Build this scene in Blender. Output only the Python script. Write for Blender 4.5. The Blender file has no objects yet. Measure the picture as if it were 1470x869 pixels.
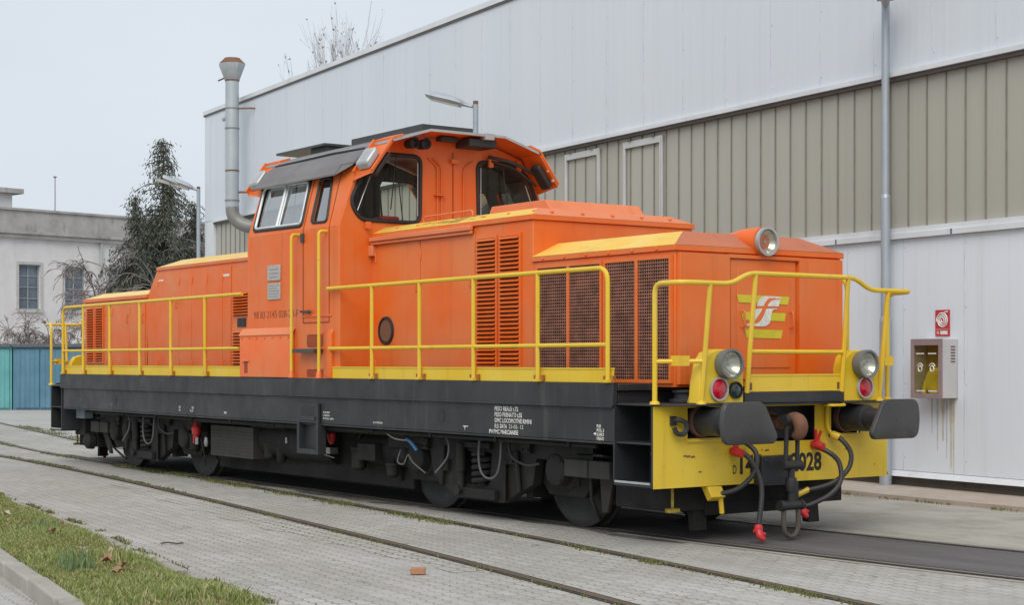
import bpy, bmesh, math, random
from math import radians as rad, sin, cos, pi
from mathutils import Vector, Matrix
from mathutils.geometry import tessellate_polygon

SC = bpy.context.scene
COL = SC.collection
random.seed(7)

# ------------------------------------------------------------------ camera
CAM = Vector((17.5279, -10.2072, 1.5506))
YAW = rad(35.3502)
FW = Vector((-cos(YAW), sin(YAW), 0))
RT = Vector((sin(YAW), cos(YAW), 0))
cd = bpy.data.cameras.new('camera')
cam = bpy.data.objects.new('camera', cd)
COL.objects.link(cam)
cam.location = CAM
cam.rotation_euler = (pi / 2, 0, math.atan2(-FW.x, FW.y))
cd.sensor_width = 36
cd.lens = 2345.65 / 1470 * 36
cd.shift_y = (520.37 - 434.5) / 1470
cd.clip_end = 3000
cd.clip_start = 0.1
SC.camera = cam

# ------------------------------------------------------------------ light
SUN_EL, SUN_AZ = rad(46), rad(137)      # azimuth clockwise from +Y
w = bpy.data.worlds.new('World')
SC.world = w
w.use_nodes = True
nt = w.node_tree
bg = nt.nodes['Background']
sky = nt.nodes.new('ShaderNodeTexSky')
sky.sky_type = 'NISHITA'
sky.sun_disc = False
sky.sun_elevation = SUN_EL
sky.sun_rotation = SUN_AZ
sky.dust_density = 4
sky.air_density = 1.0
hs = nt.nodes.new('ShaderNodeHueSaturation')
hs.inputs['Saturation'].default_value = 0.35
mx = nt.nodes.new('ShaderNodeMix')
mx.data_type = 'RGBA'
mx.inputs['Factor'].default_value = 0.82
mx.inputs['B'].default_value = (7.15, 7.85, 8.55, 1)
nt.links.new(sky.outputs[0], hs.inputs['Color'])
nt.links.new(hs.outputs[0], mx.inputs['A'])
tcw = nt.nodes.new('ShaderNodeTexCoord')
mpw = nt.nodes.new('ShaderNodeMapping')
mpw.inputs['Scale'].default_value = (1.6, 1.6, 4.5)
cl = nt.nodes.new('ShaderNodeTexNoise')
cl.inputs['Scale'].default_value = 1.7
cl.inputs['Detail'].default_value = 5
clr = nt.nodes.new('ShaderNodeMapRange')
clr.inputs['From Min'].default_value = 0.3
clr.inputs['From Max'].default_value = 0.7
clr.inputs['To Min'].default_value = 0.955
clr.inputs['To Max'].default_value = 1.035
cm = nt.nodes.new('ShaderNodeMix')
cm.data_type = 'RGBA'
cm.blend_type = 'MULTIPLY'
cm.inputs['Factor'].default_value = 1.0
nt.links.new(tcw.outputs['Generated'], mpw.inputs['Vector'])
nt.links.new(mpw.outputs['Vector'], cl.inputs['Vector'])
nt.links.new(cl.outputs['Fac'], clr.inputs['Value'])
nt.links.new(mx.outputs['Result'], cm.inputs['A'])
nt.links.new(clr.outputs['Result'], cm.inputs['B'])
nt.links.new(cm.outputs['Result'], bg.inputs['Color'])
bg.inputs['Strength'].default_value = 0.089
sd = bpy.data.lights.new('sun', 'SUN')
sd.energy = 1.5
sd.angle = rad(45)
sd.color = (1.0, 0.95, 0.88)
sun = bpy.data.objects.new('sun', sd)
COL.objects.link(sun)
sv = Vector((sin(SUN_AZ) * cos(SUN_EL), cos(SUN_AZ) * cos(SUN_EL), sin(SUN_EL)))
sun.rotation_euler = sv.to_track_quat('Z', 'Y').to_euler()
sun.location = (0, -20, 30)

vs = SC.view_settings
vs.view_transform = 'Standard'
vs.look = 'None'
vs.gamma = 1
vs.exposure = 0.30
SC.render.resolution_x = 1024
SC.render.resolution_y = 606


# ------------------------------------------------------------------ materials
def new_mat(name):
    m = bpy.data.materials.new(name)
    m.use_nodes = True
    n = m.node_tree
    return m, n, n.nodes['Principled BSDF'], n.links


def c4(c):
    return (c[0], c[1], c[2], 1)


def noise(n, l, scale, vec=None, detail=4, rough=0.55):
    t = n.nodes.new('ShaderNodeTexNoise')
    t.inputs['Scale'].default_value = scale
    t.inputs['Detail'].default_value = detail
    t.inputs['Roughness'].default_value = rough
    if vec is not None:
        l.new(vec, t.inputs['Vector'])
    return t.outputs['Fac']


def ramp(n, l, fac, lo, hi, a=0.0, b=1.0):
    r = n.nodes.new('ShaderNodeMapRange')
    r.inputs['From Min'].default_value = lo
    r.inputs['From Max'].default_value = hi
    r.inputs['To Min'].default_value = a
    r.inputs['To Max'].default_value = b
    l.new(fac, r.inputs['Value'])
    return r.outputs['Result']


def mixc(n, l, fac, a, b):
    x = n.nodes.new('ShaderNodeMix')
    x.data_type = 'RGBA'
    if isinstance(fac, float):
        x.inputs['Factor'].default_value = fac
    else:
        l.new(fac, x.inputs['Factor'])
    for s, v in (('A', a), ('B', b)):
        if isinstance(v, tuple):
            x.inputs[s].default_value = c4(v)
        else:
            l.new(v, x.inputs[s])
    return x.outputs['Result']


def coord(n, l, scale=(1, 1, 1), rot=(0, 0, 0), kind='Object'):
    t = n.nodes.new('ShaderNodeTexCoord')
    mp = n.nodes.new('ShaderNodeMapping')
    mp.inputs['Scale'].default_value = scale
    mp.inputs['Rotation'].default_value = rot
    l.new(t.outputs[kind], mp.inputs['Vector'])
    return mp.outputs['Vector']


def bump(n, l, b, h, strength=0.2, dist=0.01):
    x = n.nodes.new('ShaderNodeBump')
    x.inputs['Strength'].default_value = strength
    x.inputs['Distance'].default_value = dist
    l.new(h, x.inputs['Height'])
    l.new(x.outputs['Normal'], b.inputs['Normal'])


def paint(name, col, dirt=(0.12, 0.09, 0.06), rough=0.42, amt=0.25, fade=None, metal=0.0, streak=(7, 7, 0.5), chip=None, wave=0.12):
    """weathered paint: patchy fading, vertical run-down streaks, small stains"""
    m, n, b, l = new_mat(name)
    fade = fade or tuple(min(1, c * 1.12 + 0.015) for c in col)
    v = coord(n, l)
    c1 = mixc(n, l, ramp(n, l, noise(n, l, 1.3, v), 0.35, 0.68), col, fade)
    vs_ = coord(n, l, streak)
    st = ramp(n, l, noise(n, l, 1.0, vs_, 5, 0.65), 0.56, 0.8, 0, amt)
    c2 = mixc(n, l, st, c1, dirt)
    sp = ramp(n, l, noise(n, l, 9, v, 6, 0.7), 0.62, 0.78, 0, amt * 0.8)
    c3 = mixc(n, l, sp, c2, dirt)
    if chip:
        ch = ramp(n, l, noise(n, l, 16, v, 8, 0.75), 0.655, 0.69, 0, 0.85)
        c3 = mixc(n, l, ch, c3, chip)
    l.new(c3, b.inputs['Base Color'])
    l.new(ramp(n, l, noise(n, l, 4, v), 0.3, 0.7, rough - 0.08, rough + 0.15), b.inputs['Roughness'])
    b.inputs['Metallic'].default_value = metal
    bump(n, l, b, noise(n, l, 2.6, v, 2), wave, 0.03)
    return m


def plain(name, col, rough=0.6, metal=0.0, var=0.12, scale=6.0, spec=0.5):
    m, n, b, l = new_mat(name)
    v = coord(n, l)
    a = tuple(c * (1 - var) for c in col)
    d = tuple(min(1, c * (1 + var)) for c in col)
    l.new(mixc(n, l, ramp(n, l, noise(n, l, scale, v, 5), 0.3, 0.7), a, d), b.inputs['Base Color'])
    b.inputs['Roughness'].default_value = rough
    b.inputs['Metallic'].default_value = metal
    b.inputs['Specular IOR Level'].default_value = spec
    return m


ORANGE = (0.78, 0.135, 0.009)
M = {}
M['orange'] = paint('orange_paint', ORANGE, dirt=(0.30, 0.075, 0.03), amt=0.34, rough=0.36, wave=0.22, chip=None, fade=(0.72, 0.195, 0.052))
M['orange_dusty'] = paint('dusty_brown_orange_roof', (0.46, 0.15, 0.075), dirt=(0.16, 0.085, 0.06), amt=0.6, rough=0.65, fade=(0.55, 0.16, 0.065))
M['orange_top'] = paint('pale_orange_top', (0.74, 0.24, 0.10), dirt=(0.25, 0.11, 0.07), amt=0.35, rough=0.55, fade=(0.70, 0.19, 0.07))  # paler orange for hood tops, gutter and locker lids
M['orange_seam'] = plain('orange_seam', (0.33, 0.055, 0.012), 0.6)
M['yellow'] = paint('yellow_paint', (0.72, 0.47, 0.014), dirt=(0.30, 0.18, 0.04), amt=0.4, fade=(0.74, 0.53, 0.05), chip=(0.13, 0.075, 0.03))
M['yellow_roof'] = paint('worn_yellow_roof', (0.80, 0.50, 0.11), dirt=(0.15, 0.11, 0.06), amt=0.55, rough=0.55, fade=(0.82, 0.60, 0.24), streak=(1.2, 5, 5))
M['yellow_edge'] = paint('yellow_lid_edge', (0.80, 0.47, 0.045), dirt=(0.22, 0.13, 0.05), amt=0.5, rough=0.5, fade=(0.82, 0.55, 0.12), streak=(1.5, 5, 5), chip=(0.20, 0.12, 0.05))
M['yellow_rail'] = paint('yellow_rail_paint', (0.74, 0.48, 0.02), dirt=(0.34, 0.18, 0.04), amt=0.45, fade=(0.74, 0.52, 0.06), chip=(0.17, 0.08, 0.025))
M['cream'] = plain('pale_yellow_decal', (0.62, 0.54, 0.03), 0.55)
M['black'] = paint('black_frame_paint', (0.021, 0.022, 0.025), dirt=(0.085, 0.078, 0.068), amt=0.7, rough=0.45, fade=(0.034, 0.035, 0.038))
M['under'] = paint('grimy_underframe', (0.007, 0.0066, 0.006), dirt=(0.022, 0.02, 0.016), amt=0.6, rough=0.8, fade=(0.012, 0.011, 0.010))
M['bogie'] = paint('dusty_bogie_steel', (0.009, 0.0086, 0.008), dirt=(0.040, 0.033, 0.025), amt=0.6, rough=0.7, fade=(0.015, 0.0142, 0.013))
M['wheel'] = paint('wheel_steel', (0.015, 0.0145, 0.0135), dirt=(0.05, 0.04, 0.03), amt=0.6, rough=0.6, metal=0.0)
M['bright'] = plain('bright_worn_steel', (0.42, 0.41, 0.40), 0.35, 0.8)
M['clamp'] = plain('rusty_orange_clamp', (0.36, 0.12, 0.035), 0.7, var=0.4, scale=30)
M['rust'] = paint('rusty_steel', (0.16, 0.07, 0.04), dirt=(0.05, 0.03, 0.02), amt=0.6, rough=0.75, fade=(0.24, 0.12, 0.07))
M['roofgrey'] = paint('grey_roof_felt', (0.15, 0.14, 0.142), dirt=(0.075, 0.07, 0.065), amt=0.4, rough=0.75, fade=(0.20, 0.19, 0.19), streak=(1, 6, 6))
M['darkgrey'] = plain('dark_grey_sheet', (0.055, 0.058, 0.055), 0.5)
M['palegrey'] = plain('pale_grey_metal', (0.45, 0.46, 0.46), 0.4, 0.3)
M['rubber'] = plain('black_rubber', (0.022, 0.022, 0.023), 0.55)
M['hose'] = plain('hose_rubber', (0.035, 0.033, 0.034), 0.5)
M['linkgrey'] = plain('grey_pipe', (0.16, 0.16, 0.155), 0.5)
M['red'] = plain('red_tap_paint', (0.55, 0.03, 0.03), 0.4)
M['inside'] = plain('cab_lining', (0.17, 0.175, 0.15), 0.7)
M['consol'] = plain('console_dark', (0.03, 0.03, 0.03), 0.6)
M['white'] = plain('white_lettering', (0.72, 0.71, 0.66), 0.6, var=0.2, scale=20)
M['blackpaint'] = plain('black_lettering', (0.02, 0.02, 0.02), 0.6)
M['faintpaint'] = plain('worn_dark_lettering', (0.30, 0.075, 0.03), 0.6, var=0.3, scale=40)
M['louvreback'] = plain('louvre_gap', (0.16, 0.032, 0.010), 0.8)
M['wire'] = plain('rusty_grille_wire', (0.30, 0.13, 0.085), 0.6, var=0.35, scale=9)
M['grilleback'] = plain('radiator_dark', (0.035, 0.022, 0.02), 0.8, var=0.4, scale=3)
M['plate'] = plain('aluminium_plate', (0.50, 0.48, 0.45), 0.45, 0.4, var=0.2, scale=30)
M['alu'] = plain('white_alu_frame', (0.68, 0.70, 0.71), 0.4, 0.2)


def glass(name, tint=(0.75, 0.8, 0.78), mirror=0.06, rough=0.02):
    m = bpy.data.materials.new(name)
    m.use_nodes = True
    n = m.node_tree
    l = n.links
    n.nodes.remove(n.nodes['Principled BSDF'])
    out = n.nodes['Material Output']
    tr = n.nodes.new('ShaderNodeBsdfTransparent')
    tr.inputs[0].default_value = c4(tint)
    gl = n.nodes.new('ShaderNodeBsdfGlossy')
    gl.inputs['Roughness'].default_value = rough
    fr = n.nodes.new('ShaderNodeFresnel')
    gm = n.nodes.new('ShaderNodeNewGeometry')
    mr = n.nodes.new('ShaderNodeMapRange')          # same reflectance from either face of the pane
    mr.inputs['To Min'].default_value = 1.5
    mr.inputs['To Max'].default_value = 1 / 1.5
    l.new(gm.outputs['Backfacing'], mr.inputs['Value'])
    l.new(mr.outputs['Result'], fr.inputs[0])
    ad = n.nodes.new('ShaderNodeMath')
    ad.operation = 'ADD'
    ad.use_clamp = True
    l.new(fr.outputs[0], ad.inputs[0])
    ad.inputs[1].default_value = mirror
    mxs = n.nodes.new('ShaderNodeMixShader')
    l.new(ad.outputs[0], mxs.inputs[0])
    l.new(tr.outputs[0], mxs.inputs[1])
    l.new(gl.outputs[0], mxs.inputs[2])
    l.new(mxs.outputs[0], out.inputs[0])
    return m


M['glass'] = glass('cab_glass', (0.86, 0.88, 0.83), 0.0)
M['sideglass'] = glass('cab_side_glass', (0.30, 0.31, 0.30), 0.42)
M['farglass'] = glass('dull_window_glass', (0.1, 0.1, 0.1), 0.12, 0.1)
M['boxglass'] = glass('cabinet_glass', (0.85, 0.82, 0.6), 0.02)


def lens_mat(name, col, rough=0.12):
    m, n, b, l = new_mat(name)
    b.inputs['Base Color'].default_value = c4(col)
    b.inputs['Roughness'].default_value = rough
    b.inputs['Coat Weight'].default_value = 0.6
    return m


M['redlens'] = lens_mat('red_lens', (0.50, 0.006, 0.02))
M['greenlens'] = lens_mat('dark_green_lens', (0.015, 0.035, 0.035))
M['reflector'] = plain('lamp_reflector', (0.72, 0.71, 0.66), 0.2, 0.92, var=0.05)
M['lampglass'] = glass('lamp_glass', (0.92, 0.92, 0.88), 0.05)


# ------------------------------------------------------------------ mesh builder
class MB:
    def __init__(s, mx=1, my=1):
        s.v, s.f, s.fm, s.mx, s.my = [], [], [], mx, my

    def add(s, vs, fs, m=0):
        o = len(s.v)
        s.v += [(p[0] * s.mx, p[1] * s.my, p[2]) for p in vs]
        for f in fs:
            s.f.append([o + i for i in f])
            s.fm.append(m)

    def box(s, x0, x1, y0, y1, z0, z1, m=0):
        s.add([(x0, y0, z0), (x1, y0, z0), (x1, y1, z0), (x0, y1, z0), (x0, y0, z1), (x1, y0, z1), (x1, y1, z1), (x0, y1, z1)],
              [(0, 3, 2, 1), (4, 5, 6, 7), (0, 1, 5, 4), (1, 2, 6, 5), (2, 3, 7, 6), (3, 0, 4, 7)], m)

    def face(s, pts, m=0):
        s.add(pts, [tuple(range(len(pts)))], m)

    def prism(s, pts, ext, m=0):
        """closed 3D polygon pts extruded by vector ext"""
        k = len(pts)
        e = Vector(ext)
        vs = [Vector(p) for p in pts] + [Vector(p) + e for p in pts]
        fs = [tuple(range(k - 1, -1, -1)), tuple(range(k, 2 * k))]
        fs += [(i, (i + 1) % k, (i + 1) % k + k, i + k) for i in range(k)]
        s.add(vs, fs, m)

    def holed(s, outer, holes, fn, d0, d1, m=0, m_in=None, m_edge=None):
        """flat polygon with holes; fn(u, v, d) -> xyz; thickness d0..d1"""
        loops = [outer] + holes
        flat = [p for lp in loops for p in lp]
        tris = tessellate_polygon([[Vector((p[0], p[1], 0)) for p in lp] for lp in loops])
        n_ = len(flat)
        vs = [fn(p[0], p[1], d0) for p in flat] + [fn(p[0], p[1], d1) for p in flat]
        s.add(vs, [tuple(t) for t in tris], m)
        s.add(vs, [tuple(i + n_ for i in reversed(t)) for t in tris], m if m_in is None else m_in)
        o = 0
        for lp in loops:
            k = len(lp)
            s.add(vs, [(o + i, o + (i + 1) % k, o + (i + 1) % k + n_, o + i + n_) for i in range(k)], m if m_edge is None else m_edge)
            o += k

    def tube(s, pts, r, seg=8, m=0, cap=True, closed=False):
        P = [Vector(p) for p in pts]
        k = len(P)
        rs = r if isinstance(r, (list, tuple)) else [r] * k
        rings = []
        up = None
        for i, p in enumerate(P):
            a = P[(i - 1) % k] if (closed or i) else p
            c = P[(i + 1) % k] if (closed or i < k - 1) else p
            t = (c - a).normalized() if (c - a).length > 1e-9 else Vector((0, 0, 1))
            if up is None:
                up = Vector((0, 0, 1)) if abs(t.z) < 0.9 else Vector((1, 0, 0))
            u = (up - t * up.dot(t))
            if u.length < 1e-6:
                u = t.orthogonal()
            u.normalize()
            up = u
            w_ = t.cross(u)
            rings.append([p + (u * cos(2 * pi * j / seg) + w_ * sin(2 * pi * j / seg)) * rs[i] for j in range(seg)])
        vs = [q for rg in rings for q in rg]
        fs = []
        n_ = k if closed else k - 1
        for i in range(n_):
            i2 = (i + 1) % k
            for j in range(seg):
                j2 = (j + 1) % seg
                fs.append((i * seg + j, i * seg + j2, i2 * seg + j2, i2 * seg + j))
        if cap and not closed:
            fs.append(tuple(range(seg - 1, -1, -1)))
            fs.append(tuple((k - 1) * seg + j for j in range(seg)))
        s.add(vs, fs, m)

    def lathe(s, base, axis, prof, seg=24, m=0, end=True):
        """prof = [(t, r), ...] along axis from base"""
        ax = Vector(axis).normalized()
        u = ax.orthogonal().normalized()
        w_ = ax.cross(u)
        b = Vector(base)
        vs, fs = [], []
        for t, r in prof:
            for j in range(seg):
                a = 2 * pi * j / seg
                vs.append(b + ax * t + (u * cos(a) + w_ * sin(a)) * max(r, 0.0005))
        for i in range(len(prof) - 1):
            for j in range(seg):
                j2 = (j + 1) % seg
                fs.append((i * seg + j, i * seg + j2, (i + 1) * seg + j2, (i + 1) * seg + j))
        fs.append(tuple(range(seg - 1, -1, -1)))
        if end:
            fs.append(tuple((len(prof) - 1) * seg + j for j in range(seg)))
        s.add(vs, fs, m)

    def build(s, name, mats, parent=None, bevel=0.0, angle=38, recalc=True):
        me = bpy.data.meshes.new(name)
        me.from_pydata(s.v, [], s.f)
        if not isinstance(mats, (list, tuple)):
            mats = [mats]
        for k in mats:
            me.materials.append(M[k] if isinstance(k, str) else k)
        me.polygons.foreach_set('material_index', s.fm)
        if recalc:
            bm = bmesh.new()
            bm.from_mesh(me)
            bmesh.ops.recalc_face_normals(bm, faces=bm.faces)
            bm.to_mesh(me)
            bm.free()
        me.polygons.foreach_set('use_smooth', [True] * len(me.polygons))
        me.set_sharp_from_angle(angle=rad(angle))
        me.update()
        o = bpy.data.objects.new(name, me)
        COL.objects.link(o)
        if parent is not None:
            o.parent = parent
        if bevel:
            bv = o.modifiers.new('bevel', 'BEVEL')
            bv.width = bevel
            bv.segments = 2
            bv.limit_method = 'ANGLE'
            bv.angle_limit = rad(50)
        return o


def thing(name, label, cat, loc=(0, 0, 0), rz=0.0, group=None):
    o = bpy.data.objects.new(name, None)
    o.empty_display_size = 0.3
    COL.objects.link(o)
    o.location = loc
    o.rotation_euler = (0, 0, rz)
    return tag(o, label, cat, group)


def tag(o, label, cat, group=None, kind=None):
    if label:
        o['label'] = label
    if cat:
        o['category'] = cat
    if group:
        o['group'] = group
    if kind:
        o['kind'] = kind
    return o


def structure(o):
    o['kind'] = 'structure'
    return o


def copy_tree(o, parent=None):
    c = o.copy()
    COL.objects.link(c)
    if parent is not None:
        c.parent = parent
    for ch in o.children:
        copy_tree(ch, c)
    return c


def rounded(pts, r, n=5):
    """round the corners of a 2D polygon"""
    out = []
    k = len(pts)
    for i in range(k):
        p, a, c = Vector(pts[i]), Vector(pts[i - 1]), Vector(pts[(i + 1) % k])
        rr = min(r, (a - p).length * 0.45, (c - p).length * 0.45)
        s_, e_ = p + (a - p).normalized() * rr, p + (c - p).normalized() * rr
        for j in range(n + 1):
            t = j / n
            q = s_ * (1 - t) ** 2 + p * 2 * t * (1 - t) + e_ * t ** 2
            out.append((q.x, q.y))
    return out


def smooth_path(pts, n=6, closed=False):
    """Catmull-Rom through points"""
    P = [Vector(p) for p in pts]
    out = []
    k = len(P)
    for i in range(k - 1):
        a, b, c, d = P[max(i - 1, 0)], P[i], P[i + 1], P[min(i + 2, k - 1)]
        for j in range(n):
            t = j / n
            out.append(0.5 * ((2 * b) + (c - a) * t + (2 * a - 5 * b + 4 * c - d) * t * t + (3 * b - a - 3 * c + d) * t ** 3))
    out.append(P[-1])
    return out


def bent(pts, r=0.08, n=5):
    """polyline with rounded bends (3D)"""
    P = [Vector(p) for p in pts]
    out = [P[0]]
    for i in range(1, len(P) - 1):
        p, a, c = P[i], P[i - 1], P[i + 1]
        rr = min(r, (a - p).length * 0.45, (c - p).length * 0.45)
        s_, e_ = p + (a - p).normalized() * rr, p + (c - p).normalized() * rr
        for j in range(n + 1):
            t = j / n
            out.append(s_ * (1 - t) ** 2 + p * 2 * t * (1 - t) + e_ * t ** 2)
    out.append(P[-1])
    return out


_text_cache = {}


def text_tris(body, bold=0.0):
    cu = bpy.data.curves.new('tmp_text', 'FONT')
    cu.body = body
    cu.size = 1
    cu.offset = bold
    cu.resolution_u = 3
    ob = bpy.data.objects.new('tmp_text', cu)
    COL.objects.link(ob)
    dg = bpy.context.evaluated_depsgraph_get()
    dg.update()
    me = bpy.data.meshes.new_from_object(ob.evaluated_get(dg))
    vs = [tuple(v.co) for v in me.vertices]
    fs = [tuple(p.vertices) for p in me.polygons]
    bpy.data.objects.remove(ob)
    bpy.data.curves.remove(cu)
    bpy.data.meshes.remove(me)
    return vs, fs


def put_text(mb, body, org, ux, uz, height, width=None, bold=0.0, m=0, sx=None):
    """lettering: org = lower left corner, ux / uz unit vectors; cap height; total width or x squeeze"""
    vs, fs = text_tris(body, bold)
    xs = [v[0] for v in vs]
    ys = [v[1] for v in vs]
    caps = 0.70
    k = height / caps
    kx = width / (max(xs) - min(xs)) if width else k * (sx or 1)
    x0 = min(xs)
    o, ux, uz = Vector(org), Vector(ux), Vector(uz)
    mb.add([o + ux * ((v[0] - x0) * kx) + uz * (v[1] * k) for v in vs], fs, m)


# ================================================================== GROUND
def yc(x):                                   # centre of the main track, gently curved
    d = max(0, abs(x) - 5)
    return 0.0095 * d * d if d < 9 else 0.7695 + 0.171 * (d - 9)


def mat_ground():
    m, n, b, l = new_mat('smooth_yard_concrete')
    v = coord(n, l)
    c = mixc(n, l, ramp(n, l, noise(n, l, 0.35, v, 6, 0.6), 0.3, 0.7), (0.37, 0.362, 0.345), (0.44, 0.432, 0.412))
    c = mixc(n, l, ramp(n, l, noise(n, l, 2.2, v, 6, 0.7), 0.56, 0.75, 0, 0.6), c, (0.19, 0.185, 0.165))
    c = mixc(n, l, ramp(n, l, noise(n, l, 60, v, 2), 0.4, 0.75, 0, 0.4), c, (0.22, 0.21, 0.20))
    l.new(c, b.inputs['Base Color'])
    b.inputs['Roughness'].default_value = 0.9
    bump(n, l, b, noise(n, l, 40, v, 4), 0.25, 0.01)
    return m


def mat_paving(name='block_paving', mossy=0.0):
    m, n, b, l = new_mat(name)
    v = coord(n, l, rot=(0, 0, rad(6.5)))
    # zigzag edges of interlocking blocks: shift across the row by a wave along it, plus uneven laying
    sx = n.nodes.new('ShaderNodeSeparateXYZ')
    l.new(v, sx.inputs[0])

    def mth(op, a, bb=None, cc=None):
        q = n.nodes.new('ShaderNodeMath')
        q.operation = op
        for i_, val in enumerate((a, bb, cc)):
            if val is None:
                continue
            if isinstance(val, (int, float)):
                q.inputs[i_].default_value = val
            else:
                l.new(val, q.inputs[i_])
        return q.outputs[0]
    zig = mth('PINGPONG', sx.outputs['X'], 0.05625)
    wob = n.nodes.new('ShaderNodeTexNoise')
    wob.inputs['Scale'].default_value = 3.2
    wob.inputs['Detail'].default_value = 3
    l.new(v, wob.inputs['Vector'])
    wc = n.nodes.new('ShaderNodeSeparateXYZ')
    l.new(wob.outputs['Color'], wc.inputs[0])
    y2 = mth('ADD', mth('MULTIPLY_ADD', zig, 0.42, sx.outputs['Y']), mth('MULTIPLY', wc.outputs['X'], 0.06))
    x2 = mth('ADD', sx.outputs['X'], mth('MULTIPLY', wc.outputs['Y'], 0.06))
    cb = n.nodes.new('ShaderNodeCombineXYZ')
    l.new(x2, cb.inputs[0])
    l.new(y2, cb.inputs[1])
    br = n.nodes.new('ShaderNodeTexBrick')
    br.offset = 0.5
    br.inputs['Scale'].default_value = 1.0
    br.inputs['Brick Width'].default_value = 0.225
    br.inputs['Row Height'].default_value = 0.1125
    br.inputs['Mortar Size'].default_value = 0.0085 + 0.004 * mossy
    br.inputs['Mortar Smooth'].default_value = 0.5
    br.inputs['Color1'].default_value = c4((0.395, 0.378, 0.350))
    br.inputs['Color2'].default_value = c4((0.485, 0.466, 0.434))
    br.inputs['Mortar'].default_value = c4((0.335, 0.322, 0.298))
    l.new(cb.outputs[0], br.inputs['Vector'])
    # joints: clean ones are sanded pale, others dark with moss, in drifts
    drift = ramp(n, l, noise(n, l, 1.1, v, 6, 0.68), 0.36 - 0.25 * mossy, 0.66 - 0.25 * mossy)
    fine = ramp(n, l, noise(n, l, 9, v, 3, 0.6), 0.30, 0.62, 0.25, 1.0)
    jm = mth('MULTIPLY', mth('MULTIPLY', br.outputs['Fac'], drift), fine)
    jcol = mixc(n, l, ramp(n, l, noise(n, l, 1.6, v, 4), 0.42, 0.6), (0.115, 0.10, 0.075), (0.10, 0.105, 0.045))
    c = mixc(n, l, jm, br.outputs['Color'], jcol)
    # stains, tyre-worn pale bands along the tracks, oily patches
    c = mixc(n, l, ramp(n, l, noise(n, l, 0.5, v, 6, 0.62), 0.44, 0.70, 0, 0.6), c, (0.29, 0.272, 0.235))
    vl = coord(n, l, (0.22, 1.5, 1), (0, 0, rad(6.5)))
    c = mixc(n, l, ramp(n, l, noise(n, l, 1.0, vl, 4, 0.6), 0.50, 0.68, 0, 0.55), c, (0.54, 0.53, 0.51))
    c = mixc(n, l, ramp(n, l, noise(n, l, 0.28, v, 5, 0.6), 0.40, 0.62, 0.35, 0.0), c, (0.25, 0.24, 0.21))
    c = mixc(n, l, ramp(n, l, noise(n, l, 3.3, v, 3, 0.5), 0.69, 0.72, 0, 0.55), c, (0.13, 0.125, 0.115))
    c = mixc(n, l, ramp(n, l, noise(n, l, 2.6, v, 5, 0.7), 0.58, 0.74, 0, 0.6), c, (0.20, 0.185, 0.15))
    c = mixc(n, l, ramp(n, l, noise(n, l, 75, v, 3, 0.7), 0.42, 0.75, 0, 0.35), c, (0.24, 0.23, 0.21))
    l.new(c, b.inputs['Base Color'])
    b.inputs['Roughness'].default_value = 0.88
    bump(n, l, b, mth('MULTIPLY_ADD', br.outputs['Fac'], -1.0, ramp(n, l, noise(n, l, 45, v, 4), 0, 1, 0, 0.5)), 0.5, 0.010)
    return m


def mat_grime_shade():
    """blocks darkened by grime plus painted-in locomotive shade: same laying, clear gaps where it thins out"""
    m, n, b, l = new_mat('grime_and_shade_blocks')
    v = coord(n, l)
    f = ramp(n, l, noise(n, l, 2.4, v, 7, 0.7), 0.36, 0.60, 0.15, 0.85)
    b.inputs['Base Color'].default_value = c4((0.11, 0.10, 0.085))
    b.inputs['Roughness'].default_value = 0.85
    tr = n.nodes.new('ShaderNodeBsdfTransparent')
    mxs = n.nodes.new('ShaderNodeMixShader')
    l.new(f, mxs.inputs[0])
    l.new(tr.outputs[0], mxs.inputs[1])
    l.new(b.outputs[0], mxs.inputs[2])
    l.new(mxs.outputs[0], n.nodes['Material Output'].inputs[0])
    return m


def mat_asphalt():
    m, n, b, l = new_mat('worn_asphalt')
    v = coord(n, l)
    vl = coord(n, l, (0.35, 2.2, 1))
    c = mixc(n, l, ramp(n, l, noise(n, l, 1.0, vl, 6, 0.65), 0.35, 0.7), (0.072, 0.067, 0.068), (0.138, 0.128, 0.128))
    c = mixc(n, l, ramp(n, l, noise(n, l, 80, v, 3, 0.7), 0.45, 0.75, 0, 0.5), c, (0.16, 0.15, 0.15))
    l.new(c, b.inputs['Base Color'])
    b.inputs['Roughness'].default_value = 0.78
    bump(n, l, b, noise(n, l, 60, v, 4), 0.35, 0.01)
    return m


def mat_walk():
    m, n, b, l = new_mat('reddish_pavement')
    v = coord(n, l)
    c = mixc(n, l, ramp(n, l, noise(n, l, 1.2, v, 6, 0.65), 0.35, 0.68), (0.40, 0.315, 0.255), (0.44, 0.395, 0.34))
    c = mixc(n, l, ramp(n, l, noise(n, l, 5, v, 6, 0.7), 0.56, 0.75, 0, 0.7), c, (0.16, 0.14, 0.10))
    l.new(c, b.inputs['Base Color'])
    b.inputs['Roughness'].default_value = 0.9
    bump(n, l, b, noise(n, l, 30, v, 4), 0.3, 0.012)
    return m


def mat_apron():
    m, n, b, l = new_mat('dirty_concrete_apron')
    v = coord(n, l)
    vl = coord(n, l, (0.5, 2.0, 1))
    c = mixc(n, l, ramp(n, l, noise(n, l, 0.8, vl, 6, 0.62), 0.35, 0.68), (0.335, 0.312, 0.272), (0.43, 0.405, 0.36))
    c = mixc(n, l, ramp(n, l, noise(n, l, 1.6, v, 8, 0.72), 0.47, 0.70, 0, 0.75), c, (0.20, 0.185, 0.145))
    c = mixc(n, l, ramp(n, l, noise(n, l, 12, v, 5, 0.7), 0.62, 0.75, 0, 0.5), c, (0.12, 0.115, 0.07))
    l.new(c, b.inputs['Base Color'])
    b.inputs['Roughness'].default_value = 0.9
    bump(n, l, b, noise(n, l, 25, v, 5), 0.35, 0.012)
    return m


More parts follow.
